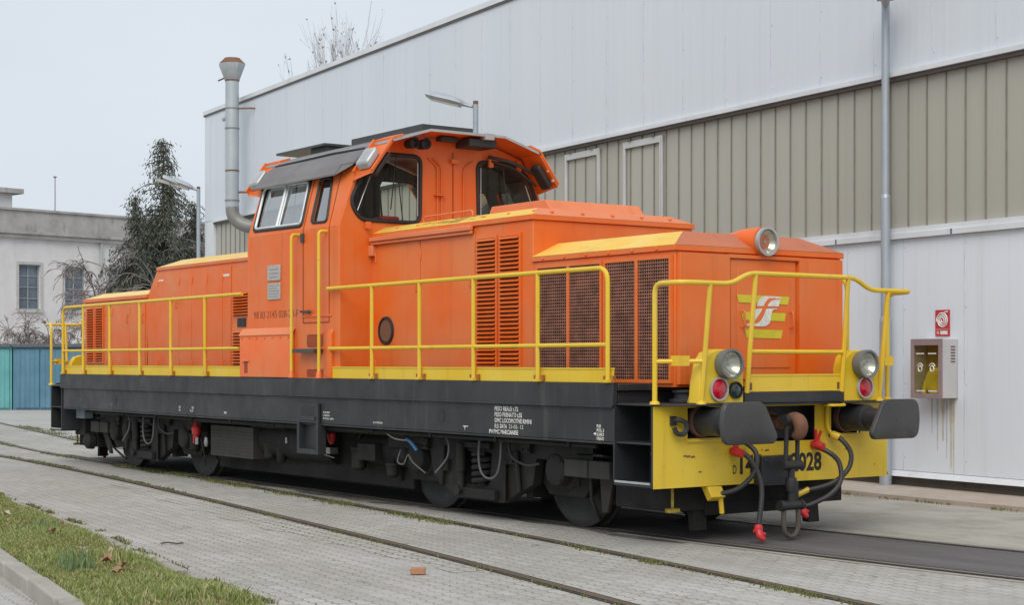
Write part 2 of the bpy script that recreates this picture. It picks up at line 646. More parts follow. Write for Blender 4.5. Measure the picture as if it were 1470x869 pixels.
M['ground'] = mat_ground()
M['paving'] = mat_paving()
M['mossy_paving'] = mat_paving('mossy_block_paving', 1.0)
M['asphalt'] = mat_asphalt()
M['grime_shade'] = mat_grime_shade()
M['walk'] = mat_walk()
M['apron'] = mat_apron()
M['kerb'] = paint('kerb_concrete', chip=(0.13, 0.135, 0.07), col= (0.29, 0.272, 0.24), dirt=(0.10, 0.10, 0.065), amt=0.95, rough=0.95, streak=(5, 5, 5), fade=(0.40, 0.375, 0.33))
M['railsteel'] = paint('rusty_rail', (0.105, 0.072, 0.05), dirt=(0.05, 0.04, 0.03), amt=0.5, rough=0.6, streak=(0.5, 9, 9))
M['railworn'] = paint('dull_rail', (0.16, 0.145, 0.13), dirt=(0.09, 0.06, 0.04), amt=0.5, rough=0.5, streak=(0.5, 9, 9))
M['groove'] = plain('dirt_groove', (0.055, 0.048, 0.036), 0.95, var=0.4, scale=20)
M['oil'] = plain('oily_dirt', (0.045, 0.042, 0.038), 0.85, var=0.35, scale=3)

g = MB()
g.face([(-1500, -1500, -0.012), (1500, -1500, -0.012), (1500, 1500, -0.012), (-1500, 1500, -0.012)])
structure(g.build('ground', 'ground'))


def strip(name, lo, hi, z, m, x0, x1, step=0.5):
    """flat sheet between two curves y = lo(x), hi(x)"""
    b = MB()
    k = int((x1 - x0) / step)
    xs = [x0 + (x1 - x0) * i / k for i in range(k + 1)]
    b.v = [(x, lo(x), z) for x in xs] + [(x, hi(x), z) for x in xs]
    b.f = [(i, i + 1, k + 2 + i, k + 1 + i) for i in range(k)]
    b.fm = [0] * k
    return b.build(name, m, recalc=False)


def lerp_curve(pts):
    pts = sorted(pts)

    def fn(x):
        if x <= pts[0][0]:
            i = 0
        elif x >= pts[-1][0]:
            i = len(pts) - 2
        else:
            i = max(j for j in range(len(pts) - 1) if pts[j][0] <= x)
        (a, b), (c, d) = pts[i], pts[i + 1]
        return b + (d - b) * (x - a) / (c - a)
    return fn


HG = 0.7175 + 0.035            # rail centre from the track centre
railA_ = lerp_curve([(-40, 0.9), (-30, -0.3), (-20, -0.98), (-9.31, -1.50), (-5.49, -1.74), (-2.47, -2.02), (0.5, -2.36), (3.25, -2.69), (5.48, -2.97), (7.45, -3.25), (9.41, -3.57), (12, -4.05), (16, -4.9), (22, -6.4)])
railB_ = lerp_curve([(-40, 2.3), (-30, 1.1), (-20, 0.4), (-9.31, -0.45), (-5.5, -0.74), (-1.54, -1.05), (0.39, -1.21), (2.31, -1.37), (4.46, -1.57), (7.29, -1.87), (10.32, -2.32), (13, -2.82), (17, -3.7), (22, -5.0)])


def smoothed(fn, wdt=1.6):
    return lambda x: sum(fn(x + wdt * k) for k in (-1, -0.5, 0, 0.5, 1)) / 5



railA, railB = smoothed(railA_), smoothed(railB_)
structure(strip('block_paving', lambda x: -12.5, lambda x: yc(x) + HG - 0.03, 0.0, 'paving', -32, 24))
structure(strip('mossy_paving', lambda x: railA(x) - 0.30 - 0.22 * max(0, sin((x + 2.6) * 0.31)) - 0.05 * sin(x * 5.3), lambda x: railA(x) - 0.07, 0.0022, 'mossy_paving', -2.6, 7.5, 0.12))
structure(strip('concrete_apron', lambda x: yc(x) + HG + 0.03, lambda x: 6.2 - 0.09 * (x - 5), 0.0, 'apron', -10, 20))
structure(strip('asphalt_infill', lambda x: yc(x) - HG + 0.10, lambda x: yc(x) + HG - 0.10, 0.004, 'asphalt', 5.2, 24))
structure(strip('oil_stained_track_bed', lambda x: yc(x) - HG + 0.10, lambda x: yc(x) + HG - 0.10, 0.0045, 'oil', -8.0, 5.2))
structure(strip('grimy_shaded_paving', lambda x: yc(x) - HG - 0.22 - 0.09 * sin(x * 1.1) - 0.05 * sin(x * 4.3), lambda x: yc(x) - HG - 0.06, 0.0024, 'grime_shade', -6.4, 7.0, 0.1))  # brown grime and the shade beside the locomotive, both in this colour
for fn, x0, x1, mt in ((lambda x: yc(x) - HG, -32, 24, 'railworn'), (lambda x: yc(x) + HG, -32, 24, 'railworn'), (railA, -32, 22, 'railsteel'), (railB, -9.0, 22, 'railsteel')):
    structure(strip('rail', lambda x: fn(x) - 0.033, lambda x: fn(x) + 0.033, 0.0095, mt, x0, x1, 0.4))
    sgn = 1 if mt == 'railsteel' else (1 if fn(0) < 0 else -1)
    structure(strip('rail_groove', lambda x: fn(x) - 0.068, lambda x: fn(x) + 0.068, 0.0062, 'groove', x0, x1, 0.4))
# concrete edge strips beside the main rails ahead of the locomotive
structure(strip('concrete_edge_strip', lambda x: yc(x) - HG - 0.17, lambda x: yc(x) - HG - 0.087, 0.0035, 'kerb', 6.0, 24))
structure(strip('concrete_edge_strip', lambda x: yc(x) + HG + 0.087, lambda x: yc(x) + HG + 0.17, 0.0035, 'kerb', 6.0, 24))

# ================================================================== WHITE HALL
P0 = Vector((5.9122, 5.0673, 0))
BROT = -rad(5.15)


def mat_clad(name, col, col2, dirt, rib=0.115, amt=0.34, bmp=0.10):
    m, n, b, l = new_mat(name)
    v = coord(n, l)
    vs_ = coord(n, l, (4.5, 1, 0.16))
    vf = coord(n, l, (16, 1, 0.25))
    # sheets of one metre, each a hair different
    sx = n.nodes.new('ShaderNodeSeparateXYZ')
    l.new(v, sx.inputs[0])
    fl = n.nodes.new('ShaderNodeMath')
    fl.operation = 'FLOOR'
    l.new(sx.outputs['X'], fl.inputs[0])
    wn = n.nodes.new('ShaderNodeTexWhiteNoise')
    wn.noise_dimensions = '1D'
    l.new(fl.outputs[0], wn.inputs['W'])
    c = mixc(n, l, wn.outputs['Value'], col, col2)
    c = mixc(n, l, ramp(n, l, noise(n, l, 1, vs_, 5, 0.6), 0.5, 0.8, 0, amt), c, dirt)
    c = mixc(n, l, ramp(n, l, noise(n, l, 1, vf, 4, 0.6), 0.55, 0.8, 0, amt * 0.7), c, dirt)
    l.new(c, b.inputs['Base Color'])
    b.inputs['Roughness'].default_value = 0.45
    # fine vertical ribs
    fr = n.nodes.new('ShaderNodeMath')
    fr.operation = 'MULTIPLY'
    l.new(sx.outputs['X'], fr.inputs[0])
    fr.inputs[1].default_value = 2 * pi / rib
    sn = n.nodes.new('ShaderNodeMath')
    sn.operation = 'SINE'
    l.new(fr.outputs[0], sn.inputs[0])
    bump(n, l, b, ramp(n, l, sn.outputs[0], 0.55, 1.0), bmp, 0.006)
    return m


M['clad_up'] = mat_clad('white_upper_cladding', (0.625, 0.672, 0.72), (0.65, 0.692, 0.74), (0.53, 0.565, 0.615))
M['clad_low'] = mat_clad('white_lower_cladding', (0.73, 0.775, 0.83), (0.76, 0.80, 0.85), (0.58, 0.60, 0.62), amt=0.42, bmp=0.05)
M['beige'] = mat_clad('beige_sheet', (0.40, 0.388, 0.332), (0.435, 0.422, 0.364), (0.325, 0.308, 0.255), rib=0.31, amt=0.35, bmp=0.0)
M['seam'] = plain('beige_seam', (0.24, 0.226, 0.19), 0.6)
M['trim'] = paint('white_trim', (0.62, 0.64, 0.66), dirt=(0.3, 0.28, 0.25), amt=0.35, rough=0.5)
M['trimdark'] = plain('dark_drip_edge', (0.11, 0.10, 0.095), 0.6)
M['plinth'] = paint('damp_plinth', (0.10, 0.095, 0.085), dirt=(0.045, 0.045, 0.035), amt=0.7, rough=0.9, streak=(3, 3, 3))

hall = thing('industrial_hall', 'long white corrugated metal hall with a beige panel band behind the locomotive', 'building', P0, BROT)
XL, XR = -26.7, 16.0
b = MB()
b.box(XL + 0.02, XR, 0.0, 30, 0.16, 7.7)
b.build('wall_core', 'beige', hall)
b = MB()
b.box(XL, XR, -0.07, -0.004, 5.10, 7.80)
b.box(XL - 0.05, XL - 0.004, -0.07, 30, 0.2, 7.80)
b.build('upper_cladding', 'clad_up', hall)
b = MB()
x = XR - 0.35
while x > XL + 0.3:                                  # lapped sheet edges and screw heads
    b.box(x - 0.004, x + 0.004, -0.0735, -0.0705, 5.11, 7.69)
    for z_ in (5.25, 6.1, 6.95, 7.6):
        b.lathe((x + 0.03, -0.0705, z_), (0, -1, 0), [(0, 0.012), (0.006, 0.010)], 6)
    x -= 1.0
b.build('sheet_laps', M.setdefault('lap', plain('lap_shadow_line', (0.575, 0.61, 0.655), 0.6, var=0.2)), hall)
b = MB()
x = XR - 0.85
while x > XL + 0.8:
    b.box(x - 0.004, x + 0.004, -0.0535, -0.0505, 0.24, 3.045)
    for z_ in (0.4, 1.3, 2.2, 2.95):
        b.lathe((x + 0.03, -0.0505, z_), (0, -1, 0), [(0, 0.012), (0.006, 0.010)], 6)
    x -= 1.0
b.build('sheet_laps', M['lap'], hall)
b = MB()
b.box(XL - 0.08, XR, -0.11, 0.12, 7.803, 7.90)
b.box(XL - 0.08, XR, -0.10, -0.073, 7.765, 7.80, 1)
b.box(XL - 0.08, XL + 0.1, 0.123, 30, 7.803, 7.90)
b.build('roof_coping', ['trim', 'trimdark'], hall)
b = MB()
b.box(XL, XR, 0.125, 30, 7.705, 7.78)
b.build('roof', 'roofgrey', hall)
b = MB()
b.box(XL + 0.6, XR, -0.13, -0.005, 5.04, 5.097)
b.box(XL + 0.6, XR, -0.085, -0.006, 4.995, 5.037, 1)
b.build('drip_ledge', ['trim', 'trimdark'], hall)
b = MB()
k = 0
x = XR - 0.2
while x > XL + 0.7:
    if True:
        b.box(x - 0.008, x + 0.008, -0.016, -0.003, 3.19, 4.99)
    x -= 0.335 if (k % 9) in (3,) else 0.312
    k += 1
b.build('panel_seams', 'seam', hall)
b = MB()
b.box(XL + 0.02, XL + 0.6, -0.06, -0.004, 0.2, 5.095)
b.build('corner_trim', 'trim', hall)
for xa, xb in ((-9.62, -8.60), (-7.93, -6.90)):
    b = MB()
    b.box(xa, xa + 0.05, -0.055, -0.018, 3.19, 4.93)
    b.box(xb - 0.05, xb, -0.055, -0.018, 3.19, 4.93)
    b.box(xa + 0.052, xb - 0.052, -0.053, -0.018, 4.83, 4.93)
    b.box(xb - 0.035, xb - 0.015, -0.075, -0.057, 3.3, 4.9)
    for xx in (xa + 0.2, xb - 0.2):
        b.box(xx - 0.04, xx + 0.04, -0.085, -0.07, 4.93, 4.96, 1)
    b.build('vent_panel_frame', [M.setdefault('frametrim', paint('dull_panel_frame', (0.50, 0.51, 0.51), dirt=(0.3, 0.28, 0.25), amt=0.4, rough=0.5)), 'trimdark'], hall, bevel=0.006)
b = MB()
b.box(XL + 0.605, XR, -0.05, -0.006, 0.235, 3.05)
b.build('lower_cladding', 'clad_low', hall)
b = MB()
b.box(XL + 0.605, XR, -0.11, -0.008, 3.053, 3.12)
b.box(XL + 0.605, XR, -0.085, -0.008, 3.122, 3.187)
x = XR - 1
while x > XL + 2:                                   # sheet overlaps and rivets along the cap
    b.box(x - 0.012, x + 0.012, -0.114, -0.112, 3.055, 3.118, 1)
    x -= 2.0
b.build('cap_flashing', ['trim', 'trimdark'], hall, bevel=0.008)
b = MB()
b.prism([(XL + 0.605, -0.13, 0.165), (XL + 0.605, -0.052, 0.23), (XL + 0.605, -0.01, 0.23), (XL + 0.605, -0.01, 0.165)], (XR - XL - 0.605, 0, 0))
b.build('base_flashing', 'trim', hall)
b = MB()
b.box(XL + 0.1, XR, -0.035, 0.1, -0.02, 0.158)
b.build('plinth', 'plinth', hall)
# rust runs below the hose cabinet (real stains)
M['stain'] = plain('rust_run_stain', (0.56, 0.52, 0.42), 0.6, var=0.2, scale=9)
M['stain2'] = plain('dark_run_stain', (0.54, 0.55, 0.56), 0.6, var=0.2, scale=9)
b = MB()
for (xc, w0, z0, m) in ((-1.28, 0.02, 0.5, 1), (-1.19, 0.035, 0.62, 0), (-1.13, 0.018, 0.42, 1), (-1.06, 0.03, 0.30, 0), (-1.02, 0.02, 0.24, 0), (-1.37, 0.015, 0.7, 1)):
    pts = []
    kk = 9
    for i in range(kk + 1):
        z = 1.125 + (z0 - 1.125) * i / kk
        pts.append((xc - w0 * (1 - 0.75 * i / kk) * random.uniform(0.7, 1.1), -0.0525, z))
    for i in range(kk, -1, -1):
        z = 1.125 + (z0 - 1.125) * i / kk
        pts.append((xc + w0 * (1 - 0.75 * i / kk) * random.uniform(0.7, 1.1), -0.0525, z))
    b.face(pts, m)
b.build('rust_stains', ['stain', 'stain2'], hall, recalc=False)

# red-brown pavement along the hall
b = MB()
ca, sa = cos(BROT), sin(BROT)


def hl(x, y, z=0.0):
    return (P0.x + x * ca - y * sa, P0.y + x * sa + y * ca, z)


pts0 = [hl(x, -0.036, 0.05) for x in range(-27, 17)]
pts1 = [hl(x, -1.15 + 0.04 * sin(x * 1.7), 0.05) for x in range(-27, 17)]
nn = len(pts0)
b.add(pts0 + pts1, [(i, i + 1, nn + i + 1, nn + i) for i in range(nn - 1)])
pts2 = [(p[0], p[1], -0.01) for p in pts1]
b.add(pts1 + pts2, [(i, i + 1, nn + i + 1, nn + i) for i in range(nn - 1)])
structure(b.build('pavement', 'walk'))


# ================================================================== LOCOMOTIVE
L = thing('diesel_locomotive', 'orange and yellow shunting diesel locomotive with centre cab and black frame', 'locomotive', (0, 0, 0))
CY = 1.42           # cab half width
WZ = 3.05           # waist height

# --- underframe
b = MB()
for s in (-1, 1):
    b.my = s
    b.box(-6.67, 6.67, 1.40, 1.452, 1.172, 1.372)                         # upper band
    b.box(-6.60, 6.655, 1.375, 1.425, 0.865, 1.170)                        # web
    b.box(-6.60, 6.655, 1.30, 1.43, 0.845, 0.863)                          # bottom flange
    b.box(-6.655, 6.655, 1.445, 1.458, 1.158, 1.176)
b.my = 1
b.box(-6.64, 6.64, -1.37, 1.37, 1.0, 1.30)
b.box(-6.9, 6.9, -0.95, 0.95, 0.86, 1.17)
b.box(-6.68, 6.68, -1.40, 1.40, 1.305, 1.365)                             # deck
b.build('underframe', 'black', L, bevel=0.006)

# little lifting holes in the web
for xh in (-4.55, 3.93):
    b = MB()
    b.lathe((xh, -1.4255, 1.02), (0, -1, 0), [(0, 0.07), (0.003, 0.07), (0.0032, 0.001)], 20)
    b.build('lifting_hole', 'rubber', L)

# --- lettering on the frame
b = MB()
UX, UZ = (1, 0, 0), (0, 0, 1)
yy = -1.4285
for body, x0, x1, z, h in (('PESO REALE t.72', 4.87, 5.25, 1.095, 0.036), ('PESO FRENATO t.55', 4.87, 5.31, 1.04, 0.036),
                           ('OMC LOCOMOTIVE RIMINI', 4.87, 5.46, 0.985, 0.036), ('R.O. DATA', 4.87, 5.07, 0.932, 0.034),
                           ('23-02- 12', 5.10, 5.33, 0.934, 0.032), ('PV', 4.78, 4.845, 0.878, 0.034), ('PMC MARCIANISE', 4.855, 5.25, 0.878, 0.036)):
    put_text(b, body, (x0, yy, z), UX, UZ, h * 1.12, width=x1 - x0, bold=0.0 if body[0] == '2' else 0.02)
put_text(b, 'T', (4.35, yy, 0.895), UX, UZ, 0.03, bold=0.03)
b.face([(4.33, yy, 0.935), (4.42, yy, 0.935), (4.42, yy, 0.927), (4.33, yy, 0.927)])
for body, x, z in (('R.E.C.', -2.35, 0.955), ('FLL t', -2.35, 0.915), ('R.R.C.', -1.95, 0.955), ('FLL t.18', -2.0, 0.915), ('M0205', -1.0, 0.915), ('T', -4.7, 0.93), ('T', -5.9, 0.98)):
    put_text(b, body, (x, yy, z), UX, UZ, 0.026, bold=0.03, sx=0.75)
for i, body in enumerate(('RIS. DIR. FRENO', 'R.E. FRENO A.M.', 'RIS. FRE 38 dm - 120.07.06')):
    put_text(b, body, (1.53, yy, 0.985 - 0.034 * i), UX, UZ, 0.02, bold=0.02, sx=0.75)
put_text(b, 'RIS. A.M. FRENO PRIN.', (2.62, yy, 0.905), UX, UZ, 0.02, bold=0.02, sx=0.7)
for i, body in enumerate(('FLR', 'POS. 5', 'SCARICO', 'FRENO')):
    put_text(b, body, (6.42, yy, 0.985 - 0.036 * i), UX, UZ, 0.026, width=0.1 if i else 0.06, bold=0.03)
b.face([(6.37, yy, 0.93), (6.41, yy, 0.945), (6.41, yy, 0.915)])
b.build('frame_lettering', 'white', L, recalc=False)


# --- high hood and low hood of both ends
def hood_shell(mb, x0, x1, hw, zb, ze, zt, inset, x_in0, x_in1, mside=0, mcham=1, mtop=2, mend=2):
    """box hood with a chamfered lid: eave ze, top zt; chamfer inset in y, end insets in x"""
    yi = hw - inset
    mb.box(x0, x1, -hw, hw, zb, ze - 0.05, mside)
    e = 0.022
    mb.box(x0 - (e if x_in0 else 0), x1 + (e if x_in1 else 0), -hw - e, hw + e, ze - 0.048, ze, mside)
    a0, a1 = x0 - (e if x_in0 else 0), x1 + (e if x_in1 else 0)
    c0, c1 = x0 + x_in0, x1 - x_in1
    he = hw + e
    z = ze + 0.001
    V = [(a0, -he, z), (a1, -he, z), (a1, he, z), (a0, he, z), (c0, -yi, zt), (c1, -yi, zt), (c1, yi, zt), (c0, yi, zt)]
    mb.add(V, [(0, 1, 5, 4)], mcham)
    mb.add(V, [(2, 3, 7, 6)], mcham)
    mb.add(V, [(4, 5, 6, 7)], mtop)
    mb.add(V, [(1, 2, 6, 5)], mend)
    mb.add(V, [(3, 0, 4, 7)], mend)


def louvre(name, x0, x1, z0, z1, y, n_, parent, frame=True, sgn=-1, dark=()):
    """column of pressed louvre slats on a side wall at y (outward = sgn)"""
    mb = MB()
    o = sgn
    if frame:
        t = 0.028
        ys = sorted((y + o * 0.002, y + o * 0.02))
        mb.box(x0 - t, x0, ys[0], ys[1], z0 - t, z1 + t)
        mb.box(x1, x1 + t, ys[0], ys[1], z0 - t, z1 + t)
        mb.box(x0, x1, ys[0], ys[1], z1, z1 + t)
        mb.box(x0, x1, ys[0], ys[1], z0 - t, z0)
    mb.face([(x0, y + o * 0.004, z0), (x1, y + o * 0.004, z0), (x1, y + o * 0.004, z1), (x0, y + o * 0.004, z1)], 1)
    p = (z1 - z0) / n_
    for i in range(n_):
        z = z0 + p * i
        mb.prism([(x0, y + o * 0.008, z + p * 0.86), (x0, y + o * 0.014, z + p * 0.95), (x0, y + o * 0.042, z + p * 0.42), (x0, y + o * 0.034, z + p * 0.34)], (x1 - x0, 0, 0))
    return mb.build(name, ['orange', 'louvreback'], parent)


def hood_doors(parent, xs, z0, z1, y, latch=True):
    """side doors between the given seams: thin panels with open gaps, hinges and a latch each"""
    for i in range(len(xs) - 1):
        xa, xb = xs[i] + 0.006, xs[i + 1] - 0.006
        o_ = -1 if y < 0 else 1
        mb = MB()
        ys = sorted((y + o_ * 0.0015, y + o_ * 0.010))
        mb.box(xa, xb, ys[0], ys[1], z0, z1)
        for z in (z0 + 0.12, z1 - 0.14):
            mb.tube([(xa + 0.012, y + o_ * 0.014, z - 0.05), (xa + 0.012, y + o_ * 0.014, z + 0.05)], 0.010, 6)
        if latch and xb - xa > 0.5:
            zc = (z0 + z1) / 2 + 0.25
            mb.tube(bent([(xb - 0.05, y + o_ * 0.01, zc - 0.06), (xb - 0.05, y + o_ * 0.035, zc - 0.06), (xb - 0.05, y + o_ * 0.035, zc + 0.06), (xb - 0.05, y + o_ * 0.01, zc + 0.06)], 0.015, 3), 0.008, 6)
        mb.build('hood_door', 'orange', parent, bevel=0.003)


HW = 1.01
# front high hood
b = MB()
hood_shell(b, 1.88, 4.91, HW, 1.366, 2.965, 3.05, 0.17, 0, 0.16)
# bolts of the lid
for i in range(7):
    b.lathe((2.3 + i * 0.42, -0.93, 3.0), (0, -0.45, 0.9), [(0, 0.018), (0.02, 0.018), (0.022, 0.004)], 8)
for i in range(5):
    b.lathe((4.86, -0.75 + i * 0.375, 3.0), (0.5, 0, 0.87), [(0, 0.018), (0.02, 0.018), (0.022, 0.004)], 8)
hood1 = b.build('front_engine_hood', ['orange', 'yellow_edge', 'orange_top'], L, bevel=0.006)
b = MB()
hatch = [(3.55, 3.045), (3.62, 3.16), (4.55, 3.16), (4.66, 3.045)]
b.prism([(p[0], -0.60, p[1]) for p in hatch], (0, 1.2, 0))
b.tube(bent([(2.5, -0.72, 3.05), (2.5, -0.72, 3.13), (3.45, -0.72, 3.13), (3.45, -0.72, 3.05)], 0.05), 0.012, 6)
b.build('roof_hatch', 'orange_top', hood1, bevel=0.03)
b = MB()
b.box(1.94, 3.92, -HW - 0.075, -HW - 0.022, 2.875, 2.925)
b.box(1.94, 3.92, -HW - 0.055, -HW - 0.022, 2.84, 2.873)
b.box(1.90, 1.99, -HW - 0.06, -HW - 0.003, 2.72, 2.838)
b.build('rain_gutter', 'orange_top', hood1, bevel=0.008)
hood_doors(hood1, [1.97, 2.90, 3.93], 1.40, 2.835, -HW)
hood_doors(hood1, [1.97, 2.90, 3.93], 1.40, 2.835, HW)
louvre('louvre', 3.985, 4.30, 1.52, 2.78, -HW, 30, hood1)
louvre('louvre', 4.385, 4.70, 1.52, 2.78, -HW, 30, hood1)
louvre('louvre', 3.985, 4.30, 1.52, 2.78, HW, 30, hood1, sgn=1)
louvre('louvre', 4.385, 4.70, 1.52, 2.78, HW, 30, hood1, sgn=1)
# round screened port
b = MB()
b.lathe((2.215, -HW - 0.0095, 1.895), (0, -1, 0), [(0.001, 0.155), (0.022, 0.152), (0.024, 0.128), (0.008, 0.126), (0.0075, 0.001)], 28)
b.build('round_port', M['rubber'], hood1)
b = MB()
b.lathe((2.215, -HW - 0.0175, 1.895), (0, -1, 0), [(0.001, 0.125), (0.006, 0.12), (0.0065, 0.001)], 28)
b.build('port_screen', plain('brown_screen', (0.17, 0.085, 0.05), 0.7, var=0.2, scale=60), hood1)
# dirty scrapes on the yellow lid edge
M['scrape'] = plain('dirty_scrape', (0.42, 0.31, 0.10), 0.8, var=0.5, scale=14)
b = MB()
rs = random.Random(4)
for i in range(26):
    u0 = rs.gauss(3.25, 0.32)
    t0 = rs.uniform(0.25, 0.95)
    ln_ = rs.uniform(0.06, 0.28)
    for k_ in range(1):
        def lid(u, t):
            return (u, -1.032 + 0.192 * t, 2.9675 + 0.0845 * t + 0.0012)
        b.face([lid(u0, t0), lid(u0 + ln_ * 0.6, t0 - 0.05), lid(u0 + ln_, t0 + 0.02), lid(u0 + ln_ * 0.5, t0 + rs.uniform(0.04, 0.12))])
b.build('lid_scrapes', 'scrape', hood1, recalc=False)
# front low hood
b = MB()
hood_shell(b, 4.912, 6.965, HW, 1.335, 2.555, 2.70, 0.30, 0, 0.24)
b.box(5.2, 6.15, -0.45, 0.72, 2.701, 2.735, 2)
for i in range(6):
    b.lathe((5.1 + i * 0.33, -HW - 0.022, 2.53), (0, -1, 0), [(0, 0.014), (0.012, 0.014), (0.013, 0.002)], 8)
hood2 = b.build('front_radiator_hood', ['orange', 'yellow_edge', 'orange_dusty'], L, bevel=0.006)


def grille(x0, x1, z0, z1, y, o, parent):
    gb = MB()
    gb.face([(x0, y + o * 0.003, z0), (x1, y + o * 0.003, z0), (x1, y + o * 0.003, z1), (x0, y + o * 0.003, z1)], 1)
    t = 0.03
    ya, yb = sorted((y + o * 0.002, y + o * 0.03))
    gb.box(x0 - t, x0, ya, yb, z0 - t, z1 + t)
    gb.box(x1, x1 + t, ya, yb, z0 - t, z1 + t)
    gb.box(x0, x1, ya, yb, z1, z1 + t)
    gb.box(x0, x1, ya, yb, z0 - t, z0)
    xm = (x0 + x1) / 2
    gb.box(xm - 0.02, xm + 0.02, ya, yb + (0.004 if o > 0 else 0), z0, z1)
    gr = gb.build('radiator_grille', ['orange', 'grilleback'], parent)
    wb = MB()
    p = 0.0295
    k_ = int((x1 - x0) / p)
    for i in range(1, k_):
        x_ = x0 + (x1 - x0) * i / k_
        if abs(x_ - xm) > 0.025:
            wb.box(x_ - 0.0042, x_ + 0.0042, y + o * 0.018, y + o * 0.024, z0, z1)
    k_ = int((z1 - z0) / p)
    for i in range(1, k_):
        z_ = z0 + (z1 - z0) * i / k_
        wb.box(x0, xm - 0.021, y + o * 0.0245, y + o * 0.029, z_ - 0.0042, z_ + 0.0042)
        wb.box(xm + 0.021, x1, y + o * 0.0245, y + o * 0.029, z_ - 0.0042, z_ + 0.0042)
    wb.build('wire_mesh', 'wire', gr)


for o_ in (-1, 1):
    grille(5.02, 5.965, 1.40, 2.44, o_ * HW, o_, hood2)
    grille(6.045, 6.915, 1.40, 2.44, o_ * HW, o_, hood2)

# end door with its striped emblem
b = MB()
b.box(6.966, 6.984, -0.385, 0.405, 1.40, 2.455)
b.box(6.9845, 6.991, -0.31, 0.33, 1.50, 2.38)
door = b.build('hood_end_door', 'orange', hood2, bevel=0.005) if False else b.build('hood_end_door', 'orange', L, bevel=0.005)
b = MB()
b.box(6.966, 7.010, -0.99, -0.415, 1.36, 2.49)
b.box(6.966, 7.010, 0.435, 0.99, 1.36, 2.49)
b.box(6.966, 7.006, -0.413, 0.433, 2.463, 2.495)
b.box(7.0105, 7.014, 0.55, 0.73, 2.33, 2.44)
b.box(6.966, 7.02, -0.80, -0.74, 1.30, 1.358)
b.build('hood_end_panels', 'orange', L, bevel=0.006)
b = MB()
for yh in (-0.26, 0.335):
    b = MB()
    b.tube(bent([(6.99, yh, 1.86), (7.03, yh, 1.86), (7.03, yh, 2.0), (6.99, yh, 2.0)], 0.02, 3), 0.009, 6)
    b.build('door_handle', 'orange', door)
XE = 6.996


def logo(u, v, x):
    """emblem coordinates (pixels of the enlarged view) to the door plane"""
    yv = -0.32 + (u - 232) / (957 - 232) * 0.64
    zv = 2.145 - (v - 125) / (790 - 125) * 0.385 - (0.0)
    return (x, yv, zv)


b = MB()
for q in (((232, 125), (957, 135), (938, 258), (258, 243)), ((287, 385), (908, 393), (888, 518), (312, 508)), ((340, 652), (862, 656), (842, 786), (360, 777))):
    b.face([logo(u, v, XE) for u, v in q])
b.build('emblem_stripes', 'cream', door, recalc=False)
b = MB()
# upper white bar: hooked top sweeping right
b.face([logo(u, v, XE + 0.002) for u, v in smooth_path([(845, 148), (700, 134), (590, 146), (545, 180), (520, 225), (497, 290)], 5) + [(810, 290)] + smooth_path([(806, 283), (814, 240), (835, 185), (845, 150)], 4)] if False else
       [logo(p[0], p[1], XE + 0.002) for p in smooth_path([(848, 150, 0), (700, 136, 0), (595, 143, 0), (545, 175, 0), (518, 228, 0), (497, 290, 0)], 5) + [Vector((805, 290, 0)), Vector((812, 240, 0)), Vector((830, 185, 0))]])
# lower white swash
b.face([logo(p[0], p[1], XE + 0.002) for p in [Vector((488, 335, 0)), Vector((785, 318, 0))] + smooth_path([(780, 333, 0), (735, 340, 0), (705, 390, 0), (690, 500, 0), (665, 560, 0), (600, 600, 0), (455, 598, 0)], 5) + [Vector((355, 598, 0)), Vector((365, 572, 0)), Vector((420, 540, 0)), Vector((440, 440, 0))]])
b.build('emblem_white', 'white', door, recalc=False)
b = MB()
stem = [(835, 176, 0), (740, 172, 0), (680, 186, 0), (645, 235, 0), (615, 330, 0), (570, 450, 0), (530, 530, 0), (490, 556, 0), (462, 560, 0)]
lft = smooth_path([(835, 168, 0), (730, 166, 0), (660, 178, 0), (620, 225, 0), (575, 330, 0), (520, 440, 0), (478, 500, 0), (465, 550, 0)], 5)
rgt = smooth_path([(835, 178, 0), (760, 182, 0), (700, 205, 0), (660, 255, 0), (625, 340, 0), (590, 440, 0), (545, 520, 0), (490, 562, 0)], 5)
b.face([logo(p[0], p[1], XE + 0.004) for p in lft + rgt[::-1]])
b.face([logo(u, v, XE + 0.0035) for u, v in ((503, 292), (780, 296), (776, 312), (640, 318), (496, 334))])
b.build('emblem_letter', 'orange', door, recalc=False)

# headlight on the hood end (both ends)


